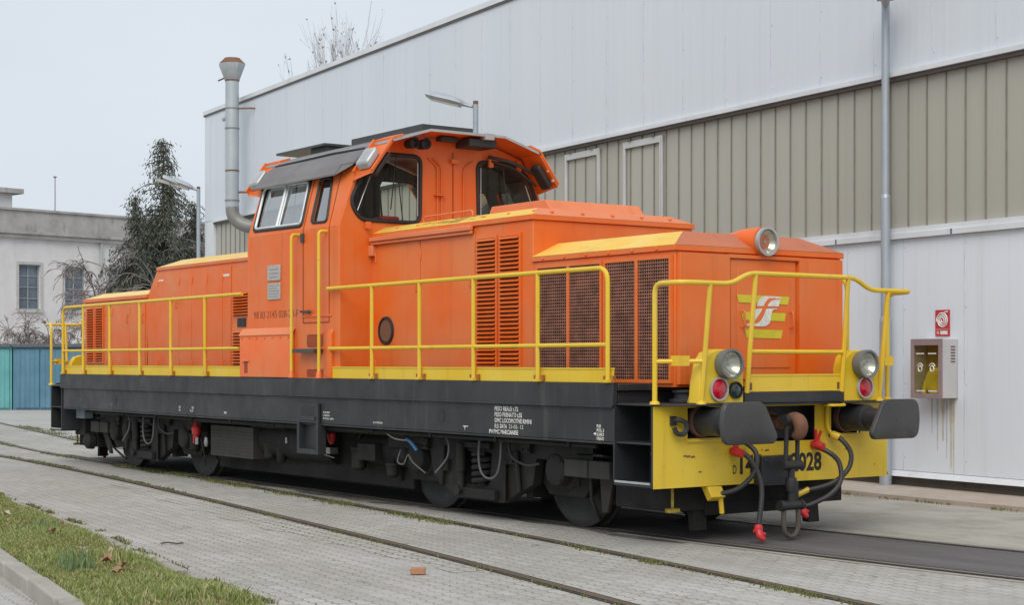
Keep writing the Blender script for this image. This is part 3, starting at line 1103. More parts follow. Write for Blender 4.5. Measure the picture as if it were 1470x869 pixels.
def round_lamp(name, parent, base, axis, r, depth, rim='palegrey', body=None, lens='reflector', mxx=1):
    """lamp: body, rim ring, bowl reflector behind glass"""
    mb = MB(mx=mxx)
    ax = Vector(axis).normalized()
    mb.lathe(base, axis, [(0, r * 0.85), (depth * 0.5, r * 0.98), (depth * 0.8, r), (depth, r), (depth, r * 0.86), (depth - 0.02, r * 0.84)] + ([] if lens == 'reflector' else [(depth - 0.021, r * 0.80)]), 28, end=lens != 'reflector')
    la = mb.build(name, body or rim, parent)
    mb = MB(mx=mxx)
    if lens == 'reflector':
        dish = [(depth - 0.02 - 0.07 * (1 - (i / 8) ** 2), r * 0.83 * max(i, 0.05) / 8) for i in range(8, -1, -1)]
        P_ = Vector(base)
        ringpts = []
        seg = 24
        u_ = ax.orthogonal().normalized()
        w_ = ax.cross(u_)
        vs_ = []
        for t, rr in dish:
            for j in range(seg):
                a = 2 * pi * j / seg
                vs_.append(P_ + ax * t + (u_ * cos(a) + w_ * sin(a)) * rr)
        fs_ = []
        for i in range(8):
            for j in range(seg):
                fs_.append((i * seg + j, i * seg + (j + 1) % seg, (i + 1) * seg + (j + 1) % seg, (i + 1) * seg + j))
        mb.add(vs_, fs_)
        mb.build('reflector', 'reflector', la, recalc=False)
        mb = MB(mx=mxx)
        mb.lathe(Vector(base) + ax * (depth - 0.018), axis, [(0, r * 0.84), (0.008, r * 0.72), (0.014, r * 0.45), (0.017, 0.001)], 24)
        mb.lathe(Vector(base) + ax * (depth - 0.075), axis, [(0, 0.012), (0.03, 0.016), (0.035, 0.004)], 10, 1)
        mb.build('lamp_glass', ['lampglass', 'palegrey'], la)
    else:
        mb.lathe(Vector(base) + ax * (depth - 0.02), axis, [(0, r * 0.84), (0.012, r * 0.78), (0.024, r * 0.5), (0.028, 0.001)], 24)
        mb.build('lens', lens, la)
    return la


for s in (1, -1):
    mb = MB(mx=s)
    # cone-shaped fairing running back into the roof
    secs = [(6.42, 2.63, 0.03), (6.55, 2.645, 0.075), (6.78, 2.635, 0.118), (6.96, 2.62, 0.132), (7.0, 2.62, 0.132)]
    mb.tube([(x_ + (0 if s > 0 else -0.12), 0, z_ - (0 if s > 0 else 0.24)) for x_, z_, r_ in secs], [r_ for _, _, r_ in secs], 20)
    mb.build('headlight_fairing', 'orange', L)
    round_lamp('roof_headlight', L, (6.985 - (0 if s > 0 else 0.12), 0, 2.62 - (0 if s > 0 else 0.24)), (1, 0, 0), 0.128, 0.075, mxx=s)

# rear hoods
b = MB()
hood_shell(b, -6.81, -4.36, HW, 1.366, 2.51, 2.60, 0.22, 0.2, 0)
hood3 = b.build('rear_radiator_hood', ['orange', 'yellow_roof', 'orange_top'], L, bevel=0.006)
louvre('louvre', -6.68, -6.42, 1.56, 2.38, -HW, 22, hood3)
louvre('louvre', -6.32, -6.05, 1.56, 2.38, -HW, 22, hood3)
hood_doors(hood3, [-5.95, -5.69, -5.02, -4.45], 1.42, 2.44, -HW)
b = MB()
# tall rear hood: sloped end
pr = [(-4.40, 1.366), (-4.36, 2.50), (-4.02, 2.86), (-0.365, 2.86), (-0.365, 1.366)]
b.prism([(p[0], -HW, p[1]) for p in pr], (0, 2 * HW, 0))
e = 0.02
V = [(-4.03, -HW - e, 2.872), (-0.365, -HW - e, 2.872), (-0.365, HW + e, 2.872), (-4.03, HW + e, 2.872), (-3.72, -HW + 0.24, 2.98), (-0.365, -HW + 0.24, 2.98), (-0.365, HW - 0.24, 2.98), (-3.72, HW - 0.24, 2.98)]
b.add(V, [(0, 1, 5, 4), (2, 3, 7, 6), (4, 5, 6, 7), (3, 0, 4, 7)], 1)
b.box(-4.03, -0.365, -HW - e, HW + e, 2.83, 2.87)
hood4 = b.build('rear_engine_hood', ['orange', 'yellow_roof'], L, bevel=0.006)
hood_doors(hood4, [-4.0, -3.28, -2.86, -2.38, -1.91, -1.66], 1.42, 2.80, -HW)
b = MB()
b.box(-4.22, -4.02, -HW - 0.004, -HW - 0.001, 2.50, 2.58)
b.box(-3.97, -3.80, -HW - 0.0125, -HW - 0.0105, 2.68, 2.70)
b.box(-1.88, -1.70, -HW - 0.0125, -HW - 0.0105, 2.66, 2.69)
b.v = b.v[8:]
b.f = b.f[:12]
b.fm = b.fm[:12]
b.build('small_stencil', 'white', hood4)
louvre('louvre', -1.60, -1.15, 2.14, 2.44, -HW, 8, hood4, frame=False)
louvre('louvre', -1.60, -1.15, 1.52, 1.95, -HW, 11, hood4, frame=False)
b = MB()
b.box(-1.47, -1.24, -HW - 0.012, -HW + 0.004, 2.0, 2.11)
b.build('gauge_window', 'rubber', hood4)

# --- walkway kick plates and side railings
RX_F = [2.66, 3.60, 4.57, 5.61, 6.62]
RX_R = [-6.50, -5.67, -4.64, -3.56, -2.52, -1.47]
RR = 0.0215
for my in (1, -1):                            # my=1 -> the visible side (y negative)
    yy = -1.432 * my
    for front in (True, False):
        kp = MB()
        xa, xb = (1.74, 6.66) if front else (-6.62, -0.49)
        kp.box(xa, xb, yy - 0.006, yy + 0.006, 1.374, 1.49)
        kp.box(xa, xb, yy - 0.012, yy + 0.012, 1.488, 1.502)
        kp.build('kick_plate', 'yellow', L, bevel=0.002)
        rl = MB()
        yo = yy - 0.035 * my
        zt, zm = (2.36, 1.70) if front else (2.375, 1.72)
        if front:
            rl.tube(bent([(1.70, yo, zt), (6.62, yo, zt), (6.62, yo, 1.39)], 0.13), RR, 8)
            rl.tube([(1.74, yo, zm), (6.62, yo, zm)], RR * 0.9, 8)
            posts = RX_F[:-1]
        else:
            rl.tube(bent([(-0.42, yo, zt), (-6.50, yo, zt), (-6.50, yo, 1.39)], 0.13), RR, 8)
            rl.tube([(-0.52, yo, zm), (-6.5, yo, zm)], RR * 0.9, 8)
            posts = RX_R[1:]
        for px in posts:
            rl.tube([(px, yo, 1.39), (px, yo, zt)], RR, 8)
        for px in posts + [6.62 if front else -6.5]:
            rl.box(px - 0.032, px + 0.032, yo - 0.03, yo + 0.03, 1.376, 1.40)
            for dx in (-0.06, 0.06):                                        # rusty base clamps
                rl.box(px + dx - 0.014, px + dx + 0.014, yo + (0.005 if my > 0 else -0.028), yo + (0.028 if my > 0 else -0.005), 1.38, 1.435, 1)
        rl.build('side_railing', ['yellow_rail', 'clamp'], L)

# --- cab
b = MB()
XA, XB = -0.36, 1.90
prof_front = [(-CY, 1.368), (-CY, WZ), (-1.20, 3.72), (-1.0, 3.93), (-0.5, 4.09), (0.5, 4.09), (1.0, 3.93), (1.20, 3.72), (CY, WZ), (CY, 1.368)]
wl = rounded([(-1.30, 3.31), (-1.17, 3.12), (-0.40, 3.12), (-0.385, 3.87), (-0.90, 3.87), (-1.10, 3.74)], 0.10)
wr = [(-u, v) for u, v in reversed(wl)]
b.holed(prof_front, [wl, wr], lambda u, v, d: (XB + d, u, v), 0.0, -0.05, 0, 1, 0)
b.holed(prof_front, [wl, wr], lambda u, v, d: (XA - d, u, v), 0.0, -0.05, 0, 1, 0)
SLN = Vector((0, -0.67, 0.22)).normalized()
sl_len = math.hypot(0.22, 0.67)


def slant(u, v, d, my=1):
    """side slope of the cab: u = x, v = height; d = outward offset"""
    t = (v - WZ) / 0.67
    return (u, (-CY + 0.22 * t + SLN.y * d) * my, v + SLN.z * d)


W1 = rounded([(-0.24, 3.115), (0.99, 3.10), (0.89, 3.655), (-0.31, 3.675)][::-1], 0.06)
W1s, W2s = None, None
W2 = rounded([(1.20, 3.12), (1.57, 3.11), (1.40, 3.63), (1.12, 3.63)][::-1], 0.06)
XMIN_ = XA + 0.058
W1s = [(max(u, XMIN_), v) for u, v in W1]
W2s = W2
for my in (1, -1):
    b.holed([(XA + 0.0505, WZ + 0.001), (XB - 0.0505, WZ + 0.001), (XB - 0.0505, 3.72), (XA + 0.0505, 3.72)], [W1s, W2s], lambda u, v, d: slant(u, v, d, my), 0.0, -0.05, 0, 1, 0)
    # lower side wall
    ys = sorted((-CY * my, (-CY + 0.05) * my))
    b.box(XA + 0.0505, XB - 0.0505, ys[0], ys[1], 1.368, WZ)
b.box(XA + 0.052, XB - 0.052, -CY + 0.052, CY - 0.052, 2.0, 2.05, 1)      # floor
cab = b.build('cab', ['orange', 'inside'], L)
# interior: desk, seats, far lining
b = MB()
b.box(0.35, 0.8, -0.3, 0.3, 2.051, 2.9)
b.box(1.35, 1.80, -0.15, 0.9, 2.051, 3.05)
b.box(1.55, 1.78, -1.2, -0.5, 2.9, 3.15)
for sx_, sy_ in ((0.75, -0.95), (0.8, 0.95), (0.2, 0.5)):
    b.box(sx_ - 0.2, sx_ + 0.2, sy_ - 0.2, sy_ + 0.2, 2.5, 2.58)
    b.box(sx_ - 0.24, sx_ - 0.17, sy_ - 0.2, sy_ + 0.2, 2.58, 3.15)
    b.tube([(sx_, sy_, 2.05), (sx_, sy_, 2.5)], 0.05, 8)
b.tube([(1.6, -0.7, 3.1), (1.55, -0.72, 3.55), (1.6, -0.6, 3.8)], 0.012, 6)
b.tube([(1.3, -0.85, 2.6), (1.3, -0.85, 3.75)], 0.014, 6)
b.build('control_desk', 'consol', cab, bevel=0.02)
b = MB()
b.box(1.50, 1.72, -0.78, -0.55, 3.151, 3.20)
b.build('red_cushion', 'red', cab, bevel=0.02)

# window glazing with rubber or metal frames
for xx, sgn in ((XB, 1), (XA, -1)):
    for poly in (wl, wr):
        gb = MB()
        gb.face([(xx - sgn * 0.02, u, v) for u, v in poly])
        wn_ = gb.build('cab_window', 'glass', L, recalc=False)
        fb = MB()
        fb.tube([(xx + sgn * 0.004, u, v) for u, v in poly], 0.023, 8, closed=True)
        sg = -1 if poly is wl else 1
        fb.tube([(xx + sgn * 0.01, sg * 0.43, 3.2), (xx + sgn * 0.01, sg * 0.43, 3.8)], 0.006, 6, 1)
        if True:
            fb.tube([(xx + sgn * 0.03, sg * 0.72, 3.88), (xx + sgn * 0.035, sg * 0.80, 3.25)], 0.007, 5, 0)   # wiper
            fb.tube([(xx + sgn * 0.03, sg * 1.05, 3.63), (xx + sgn * 0.03, sg * 1.22, 3.22)], 0.006, 5, 1)
        fb.build('rubber_seal', ['rubber', 'palegrey'], wn_)
for my in (1, -1):
    gb = MB()
    gb.face([slant(u, v, -0.02, my) for u, v in W1])
    wn_ = gb.build('cab_side_window', 'sideglass', L, recalc=False)
    fb = MB()
    fb.tube([slant(u, v, 0.004, my) for u, v in W1], 0.018, 6, closed=True, m=1)
    cx_, cz_ = 0.34, 3.39
    fb.tube([slant(cx_ + (u - cx_) * 0.945, cz_ + (v - cz_) * 0.90, 0.008, my) for u, v in W1], 0.016, 6, closed=True)
    fb.tube([slant(0.36, 3.13, 0.01, my), slant(0.31, 3.64, 0.01, my)], 0.018, 6)
    fb.tube([slant(0.395, 3.13, 0.0, my), slant(0.345, 3.64, 0.0, my)], 0.01, 6)
    fb.build('sliding_frame', ['alu', 'rubber'], wn_)
    gb = MB()
    gb.face([slant(u, v, -0.02, my) for u, v in W2])
    wn_ = gb.build('door_window', 'sideglass', L, recalc=False)
    fb = MB()
    fb.tube([slant(u, v, 0.004, my) for u, v in W2], 0.016, 6, closed=True)
    fb.build('rubber_seal', 'rubber', wn_)
    # entry door: seam, latch, sill plate
    db = MB()
    for xs_ in (1.05, 1.655):
        db.box(xs_ - 0.007, xs_ + 0.007, *sorted((-CY * my - 0.004 * my, -CY * my + 0.01 * my)), 1.99, WZ - 0.003)
        db.prism([slant(xs_ - 0.007, WZ, 0.004, my), slant(xs_ + 0.007, WZ, 0.004, my), slant(xs_ - 0.08, 3.68, 0.004, my), slant(xs_ - 0.094, 3.68, 0.004, my)], Vector((0, 0.012 * my, -0.004)))
    db.box(1.06, 1.65, *sorted((-CY * my - 0.004 * my, -CY * my + 0.01 * my)), 1.988, 2.003)
    db.box(1.06, 1.72, *sorted((-CY * my - 0.012 * my, -CY * my)), 2.06, 2.08, 1)
    dr = db.build('cab_door', ['orange_seam', 'orange'], L)
    hb = MB()
    yh = -CY * my
    hb.tube([(1.04, yh - 0.03 * my, 2.125), (1.28, yh - 0.035 * my, 2.115)], 0.014, 6)
    hb.tube([(1.20, yh, 2.12), (1.20, yh - 0.035 * my, 2.12)], 0.02, 6)
    for z_ in (2.96,):
        hb.box(1.02, 1.08, *sorted((yh - 0.025 * my, yh)), z_ - 0.05, z_ + 0.05)
    hb.build('door_handle', 'darkgrey', dr)
    # sheet metal box along the cab foot, sloped lid
    tb = MB(my=my)
    tb.prism([(-0.48, -1.466, 1.376), (-0.48, -1.466, 1.88), (-0.48, -1.425, 1.94), (-0.48, -1.422, 1.376)], (1.32, 0, 0))
    tb.prism([(-0.50, -1.476, 1.872), (-0.50, -1.422, 1.955), (-0.50, -1.422, 1.935), (-0.50, -1.470, 1.86)], (1.36, 0, 0), 1)  # sloped lid's highlight put into its paler orange
    tb.box(-0.36, -0.27, -1.4672, -1.4645, 1.42, 1.56, 2)
    tb.box(-0.40, -0.23, -1.49, -1.468, 1.562, 1.575, 1)
    for i in range(7):
        tb.lathe((-0.42 + i * 0.2, -1.466, 1.84), (0, -1, 0), [(0, 0.012), (0.008, 0.012), (0.009, 0.002)], 8, 0)
    tb.build('side_locker', ['orange', 'orange_top', 'orange_seam'], L, bevel=0.004)
    tb = MB(my=my)
    tb.prism([(1.66, -1.455, 1.376), (1.66, -1.455, 1.86), (1.66, -1.42, 1.92), (1.66, -1.42, 1.376)], (0.10, 0, 0))
    tb.build('locker_end', ['orange', 'orange_top', 'orange_seam'], L, bevel=0.004)
    # flat foot-hole patches, recess shade painted dark orange, and the steel step
    eb = MB(my=my)
    for z0_, z1_ in ((1.72, 1.86), (1.385, 1.47)):
        eb.prism([(x_, -1.4235, z_) for x_, z_ in rounded([(1.14, z0_), (1.52, z0_), (1.52, z1_), (1.14, z1_)], 0.05)], (0, 0.003, 0), 1)
        eb.box(1.13, 1.53, -1.43, -1.424, z1_, z1_ + 0.012, 0)
    eb.box(1.02, 1.52, -1.545, -1.425, 1.655, 1.70, 2)
    eb.build('entry_steps', ['orange', 'orange_seam', 'darkgrey'], L)
    for xr in (0.955, 1.60):
        rb = MB(my=my)
        rb.tube(bent([(xr, -1.42, 3.0), (xr, -1.52, 3.0), (xr, -1.52, 1.40)], 0.05), 0.019, 8)
        rb.lathe((xr, -1.52, 1.375), (0, 0, 1), [(0, 0.04), (0.06, 0.03), (0.08, 0.02)], 10, 1)
        rb.build('grab_rail', ['yellow_rail', 'orange'], L)
# maker's plates
for z0_, z1_ in ((2.505, 2.685), (2.285, 2.475)):
    pb = MB()
    pb.box(0.185, 0.505, -CY - 0.014, -CY - 0.001, z0_, z1_)
    p_ = pb.build('builder_plate', 'plate', L, bevel=0.004)
    qb = MB()
    if z0_ > 2.5:
        for i in range(3):
            qb.box(0.24, 0.45, -CY - 0.016, -CY - 0.0142, z0_ + 0.035 + 0.045 * i, z0_ + 0.045 + 0.045 * i)
    else:
        for i in range(5):
            qb.box(0.21, 0.48 - 0.04 * (i % 2), -CY - 0.016, -CY - 0.0142, z0_ + 0.03 + 0.032 * i, z0_ + 0.037 + 0.032 * i)
    qb.build('embossed_lines', plain('plate_relief', (0.26, 0.25, 0.24), 0.5), p_)
b = MB()
put_text(b, '98 83 2145 028-2 I-F', (-0.19, -CY - 0.003, 2.07), UX, UZ, 0.085, width=1.12, bold=-0.005)
b.build('running_number', 'faintpaint', L, recalc=False)
# front wall fittings: conduits
for yy_ in (-0.17, -0.11, 0.19):
    b = MB()
    b.tube(bent([(XB + 0.015, yy_, 3.06), (XB + 0.015, yy_, 3.78), (XB + 0.015, yy_ + (-0.12 if yy_ < 0 else 0.12), 3.86)], 0.06), 0.011, 6)
    b.build('conduit', 'orange', cab)
b = MB()
b.box(XB + 0.001, XB + 0.012, 0.045, 0.05, 3.06, 3.95)
b.build('weld_seam', 'orange_seam', cab)
for y0_, y1_, z0_, z1_ in ((0.0, 0.10, 3.82, 3.87), (-0.88, -0.82, 3.83, 3.95), (0.52, 0.58, 3.81, 3.93), (0.92, 0.98, 3.79, 3.91), (-1.12, -1.06, 3.02, 3.10), (-0.22, -0.08, 3.44, 3.455)):
    b = MB()
    b.box(XB + 0.026, XB + 0.055, y0_, y1_, z0_, z1_)
    b.box(XB + 0.002, XB + 0.0255, y0_ + 0.01, y1_ - 0.01, z0_ + 0.004, z1_ - 0.004)
    b.build('wall_bracket', 'orange', cab, bevel=0.003)

# --- cab roof
b = MB()
up = [(-1.02, 3.945), (-0.5, 4.105), (0.5, 4.105), (1.02, 3.945)]
th = 0.028


def sheet(mb, prof, x0, x1, t, m_low, m_up, m_edge):
    """extruded roof sheet: prof = [(y, z)], thickness t upwards"""
    k = len(prof)
    lo = [(y, z) for y, z in prof]
    hi = [(y, z + t) for y, z in prof]
    vs_ = [(x0, y, z) for y, z in lo] + [(x1, y, z) for y, z in lo] + [(x0, y, z) for y, z in hi] + [(x1, y, z) for y, z in hi]
    for i in range(k - 1):
        mb.add(vs_, [(i, i + 1, k + i + 1, k + i)], m_low)
        mb.add(vs_, [(2 * k + i, 3 * k + i, 3 * k + i + 1, 2 * k + i + 1)], m_up)
        mb.add(vs_, [(i, 2 * k + i, 2 * k + i + 1, i + 1)], m_edge)
        mb.add(vs_, [(k + i, k + i + 1, 3 * k + i + 1, 3 * k + i)], m_edge)
    mb.add(vs_, [(0, k, 3 * k, 2 * k)], m_edge)
    mb.add(vs_, [(k - 1, 3 * k - 1, 4 * k - 1, 2 * k - 1)][:1] if False else [(k - 1, 2 * k - 1, 4 * k - 1, 3 * k - 1)], m_edge)


sheet(b, up, -0.70, 2.30, th, 0, 1, 2)
roof = b.build('cab_roof', ['orange', 'roofgrey', 'palegrey'], L)
for my in (1, -1):
    b = MB(my=my)
    # steep visor over the side windows with a rolled lower lip
    vp = [(-1.0, 3.955), (-1.13, 3.86), (-1.25, 3.735), (-1.30, 3.665), (-1.335, 3.625)]
    sheet(b, vp, -0.36, 1.62, 0.02, 1, 1, 1)
    sheet(b, vp[:-2], 1.62, 1.92, 0.02, 1, 1, 1)
    b.prism([(1.62, -1.25, 3.735), (1.62, -1.335, 3.625), (1.90, -1.262, 3.72)], (0, 0.008, 0.012), 1)
    b.tube([(-0.3, -1.075, 3.925), (0.5, -1.08, 3.93), (1.1, -1.07, 3.94), (1.85, -1.085, 3.92)], 0.012, 6, 2)
    b.build('side_visor', ['orange', 'roofgrey', 'rubber'], roof)
    for xe, sg in ((1.93, 1), (-0.33, -1)):
        # lamp pod: inclined orange shelf ahead of the visor with raised rims
        pb = MB(my=my)
        x0_, x1_ = (xe, 2.30) if sg > 0 else (-0.70, xe)
        ip = [(-0.985, 3.955), (-1.25, 3.59)]
        sheet(pb, ip, x0_, x1_, 0.03, 0, 0, 0)
        for xq, hq in ((x0_ - 0.012, 0.045), (x1_ - 0.022, 0.02)):
            pb.prism([(xq, -0.985, 3.985), (xq, -1.25, 3.62), (xq, -1.25 - hq * 0.8, 3.62 + hq * 0.6), (xq, -0.985 - hq * 0.8, 3.985 + hq * 0.6)], (0.034, 0, 0), 0)
        pb.prism([(x0_, -0.86, 4.02), (x1_, -0.86, 4.02), (x1_, -1.0, 3.975), (x0_, -1.0, 3.975)], (0, 0, 0.032), 0)
        xc_ = 1.90 if sg > 0 else -0.30
        xo_ = x1_ if sg > 0 else x0_
        pb.prism([(xc_, -1.27, 3.54), (xo_, -1.255, 3.60), (xc_, -1.23, 3.63)], (0, 0.03, 0.01), 0)
        pod = pb.build('lamp_pod', 'orange', roof)
        lb = MB(my=my)
        nrm = Vector((0, -0.365, -0.265)).cross(Vector((1, 0, 0))).normalized()
        if nrm.z < 0:
            nrm = -nrm
        mid = Vector(((x0_ + x1_) / 2, -1.14, 3.775)) + nrm * 0.05
        du = Vector((0, -0.265, -0.365)).normalized()
        ex = Vector((1, 0, 0))
        pts = []
        for (a_, c_) in rounded([(-0.13, -0.06), (0.12, -0.06), (0.12, 0.165), (-0.13, 0.165)], 0.04, 3):
            pts.append(mid + ex * a_ + du * c_ - nrm * 0.05)
        lb.prism(pts, nrm * 0.095)
        lb.build('marker_lamp', 'palegrey', pod, bevel=0.02)
        ub = MB(my=my)
        pts = [mid + ex * a_ + du * c_ - nrm * 0.10 for a_, c_ in ((-0.02, -0.15), (0.15, -0.15), (0.15, 0.15), (-0.02, 0.15))]
        ub.prism(pts, -nrm * 0.06)
        ub.build('lamp_back', 'consol', pod, bevel=0.02)
b = MB()
b.box(0.24, 1.85, -0.33, 0.36, 4.165, 4.255)
b.box(0.3, 1.8, -0.28, 0.31, 4.134, 4.163)
b.build('roof_board', 'darkgrey', roof)
b = MB()
b.box(-1.47, -0.18, -0.47, 0.40, 4.222, 4.25)
b.box(-0.66, -0.22, -0.40, 0.33, 4.134, 4.22)
b.build('roof_board', 'darkgrey', roof)
for yy_ in (-0.62, -0.47):
    b = MB()
    b.lathe((2.0, yy_, 3.985), (1, 0, 0), [(0, 0.05), (0.16, 0.065), (0.17, 0.055), (0.12, 0.03)], 14)
    b.build('horn', 'consol', roof)
b = MB()
b.box(1.95, 2.25, 0.05, 0.42, 3.99, 4.08)
b.build('radio_box', 'consol', roof, bevel=0.01)
b = MB()
b.box(2.0, 2.12, -0.25, -0.02, 4.04, 4.095)
b.build('relay_box', 'consol', roof, bevel=0.008)
for pth, rr_ in (([(1.95, 0.5, 3.93), (2.1, 0.75, 3.86), (2.1, 1.05, 3.75)], 0.02), ([(1.95, 0.55, 3.88), (2.05, 0.8, 3.80), (2.05, 1.12, 3.62)], 0.014)):
    b = MB()
    b.tube(smooth_path(pth, 5), rr_, 6)
    b.build('roof_cable', 'consol', roof)
b = MB()
b.box(2.2, 2.315, 0.22, 0.34, 4.07, 4.14)
b.box(2.295, 2.312, 1.16, 1.19, 3.65, 3.68)
b.box(2.295, 2.312, 1.09, 1.11, 3.76, 3.78)
b.build('pale_bracket', 'palegrey', roof)


# --- ends: platform, beam, buffers, lamps, railing, couplings
def plate_fn(s):
    return lambda u, v, d: (s * (7.16 - d), u, v)


for s in (1, -1):
    b = MB(mx=s)
    pl = [(6.64, -1.42), (7.16, -1.42), (7.385, -1.12), (7.385, 1.12), (7.16, 1.42), (6.64, 1.42)]
    b.prism([(x_, y_, 1.184) for x_, y_ in pl], (0, 0, 0.018))
    b.box(7.0, 7.395, -0.60, 0.60, 1.203, 1.295)
    b.box(6.70, 7.0, -0.95, 0.95, 0.87, 1.18)
    b.box(7.0, 7.12, -0.55, 0.55, 0.55, 0.84)
    # round boss under the hood nose
    b.lathe((6.93, -0.86, 1.203), (0, 0, 1), [(0, 0.14), (0.03, 0.14), (0.035, 0.10), (0.08, 0.10), (0.085, 0.12), (0.11, 0.12)], 18)
    b.build('end_platform', 'black', L, bevel=0.004)
    b = MB(mx=s)
    outer = [(-1.42, 0.495), (1.42, 0.495), (1.42, 1.182), (-1.42, 1.182)]
    holes = [[(-1.04, 0.905), (-0.66, 0.905), (-0.66, 1.165), (-1.04, 1.165)], [(-0.47, 0.855), (0.47, 0.855), (0.47, 1.165), (-0.47, 1.165)], [(0.68, 0.905), (1.06, 0.905), (1.06, 1.165), (0.68, 1.165)]]
    b.holed(outer, holes, lambda u, v, d: (7.16 - d, u, v), 0.0, 0.025, 0, 1, 1)
    for (u0, u1, v0) in ((-1.06, -0.62, 0.885), (0.66, 1.1, 0.885)):
        b.box(7.162, 7.18, u0, u1, v0 - 0.008, v0 + 0.006)
    beam = b.build('buffer_beam', ['yellow', 'black'], L)
    b = MB(mx=s)
    put_text(b, 'D', (7.163, -0.525, 0.588), (0, 1, 0), UZ, 0.075, sx=0.62, bold=0.01)
    put_text(b, '145', (7.163, -0.44, 0.588), (0, 1, 0), UZ, 0.155, width=0.26, bold=0.03)
    put_text(b, '2028', (7.163, 0.17, 0.588), (0, 1, 0), UZ, 0.155, width=0.385, bold=0.03)
    if s > 0:
        b.build('number_lettering', 'blackpaint', beam, recalc=False)
    # scuffs: dark chips on the plate
    b = MB(mx=s)
    rn = random.Random(5)
    for (u_, v_) in ((-1.07, 0.76), (-1.03, 0.755), (-0.98, 0.75), (-0.18, 0.785), (-0.12, 0.78), (0.88, 0.76), (0.93, 0.76), (-0.9, 0.62), (1.25, 0.61)):
        w__, h__ = rn.uniform(0.008, 0.03), rn.uniform(0.004, 0.012)
        b.face([(7.1625, u_ - w__, v_ - h__), (7.1625, u_ + w__, v_ - h__ * 0.4), (7.1625, u_ + w__ * 0.7, v_ + h__), (7.1625, u_ - w__ * 0.8, v_ + h__ * 0.6)])
    b.build('paint_chips', 'rust', beam, recalc=False)
    # buffers
    for sy in (-1, 1):
        b = MB(mx=s, my=sy)
        b.lathe((7.02, 0.875, 1.05), (1, 0, 0), [(0, 0.13), (0.10, 0.13), (0.13, 0.125), (0.40, 0.12), (0.41, 0.095), (0.70, 0.09)], 24)
        b.lathe((7.13, 0.875, 1.05), (1, 0, 0), [(0, 0.136), (0.05, 0.136)], 24, 1)
        bf = b.build('buffer', ['black', 'rust'], L)
        hb = MB(mx=s, my=sy)
        out = rounded([(1.165, 0.875), (1.195, 1.05), (1.165, 1.225), (0.72, 1.225), (0.56, 0.93), (0.60, 0.875)], 0.075, 5)
        ctr = (0.885, 1.05)
        rings = [(1.0, 7.715), (1.0, 7.742), (0.97, 7.754), (0.75, 7.766), (0.35, 7.772)]
        k_ = len(out)
        vs_ = []
        for f_, x_ in rings:
            vs_ += [(x_, ctr[0] + (u - ctr[0]) * f_, ctr[1] + (v - ctr[1]) * f_) for u, v in out]
        fs_ = [tuple(range(k_))]
        for i in range(len(rings) - 1):
            fs_ += [(i * k_ + j, i * k_ + (j + 1) % k_, (i + 1) * k_ + (j + 1) % k_, (i + 1) * k_ + j) for j in range(k_)]
        fs_.append(tuple((len(rings) - 1) * k_ + j for j in range(k_)))
        hb.add(vs_, fs_)
        hb.lathe((7.77, 0.875, 1.05), (1, 0, 0), [(0, 0.028), (0.004, 0.026), (0.005, 0.01)], 14)
        hb.build('buffer_head', paint('scuffed_buffer_steel', (0.040, 0.039, 0.040), dirt=(0.13, 0.12, 0.11), amt=0.45, rough=0.42, fade=(0.055, 0.054, 0.054), streak=(5, 5, 3)), bf)
    # corner step wells
    for sy in (-1, 1):
        b = MB(mx=s, my=sy)
        b.box(6.655, 6.672, 1.05, 1.435, 0.52, 1.18)
        b.box(6.672, 7.135, 1.03, 1.05, 0.50, 1.18)
        b.box(6.66, 7.155, 1.051, 1.435, 0.505, 0.53)
        b.box(6.66, 7.135, 1.051, 1.42, 0.86, 0.875)
        b.box(6.673, 7.13, 1.425, 1.437, 0.528, 0.545, 1)
        b.build('corner_steps', ['black', 'palegrey'], L)
    if s > 0:
        b = MB()
        put_text(b, 'SABBIA VUOTO', (6.69, -1.0290, 0.75), UX, UZ, 0.02, sx=0.8, bold=0.02)
        b.v = [(x_, -1.0515, z_) for x_, y_, z_ in b.v]
        b.build('step_lettering', 'white', L, recalc=False)
    # lamp clusters
    for sy in (-1, 1):
        b = MB(mx=s, my=sy)
        prof = [(1.115, 1.203), (0.605, 1.203), (0.605, 1.50), (0.64, 1.60), (0.72, 1.655), (0.90, 1.66), (1.0, 1.63), (1.06, 1.55), (1.10, 1.38)]
        b.prism([(7.25, u, v) for u, v in prof], (0.13, 0, 0))
        b.prism([(7.12, 1.0, 1.203), (7.249, 1.0, 1.203), (7.249, 1.0, 1.5)], (0, 0.02, 0))
        hs_ = b.build('lamp_housing', 'yellow', L, bevel=0.02)
        lamp_y, red_y = sy * 0.825, (-0.90 if sy < 0 else 0.865)
        round_lamp('headlight', L, (7.36, lamp_y, 1.535), (1, 0, 0), 0.128, 0.125, rim='palegrey', body=M.setdefault('lampbody', plain('grey_lamp_body', (0.17, 0.18, 0.18), 0.5, 0.2)), mxx=s)
        round_lamp('tail_light', L, (7.36, red_y, 1.325), (1, 0, 0), 0.100, 0.05, rim='palegrey', lens='redlens', mxx=s)
        if sy < 0:
            round_lamp('marker_light', L, (7.36, -0.705, 1.315), (1, 0, 0), 0.072, 0.045, rim='rubber', lens='greenlens', mxx=s)
    # end railing
    b = MB(mx=s)
    R2 = 0.0215
    zt = 2.205 if s > 0 else 2.14
    tp = [(7.17, -1.41, 1.2), (7.17, -1.41, zt), (7.48, -1.39, zt), (7.48, -0.84, zt), (7.48, -0.64, zt + 0.095), (7.48, 0.64, zt + 0.095), (7.48, 0.84, zt - 0.01), (7.48, 1.39, zt - 0.01), (7.17, 1.41, zt - 0.02), (7.17, 1.41, 1.2)]
    b.tube(bent(tp, 0.09), R2, 8)
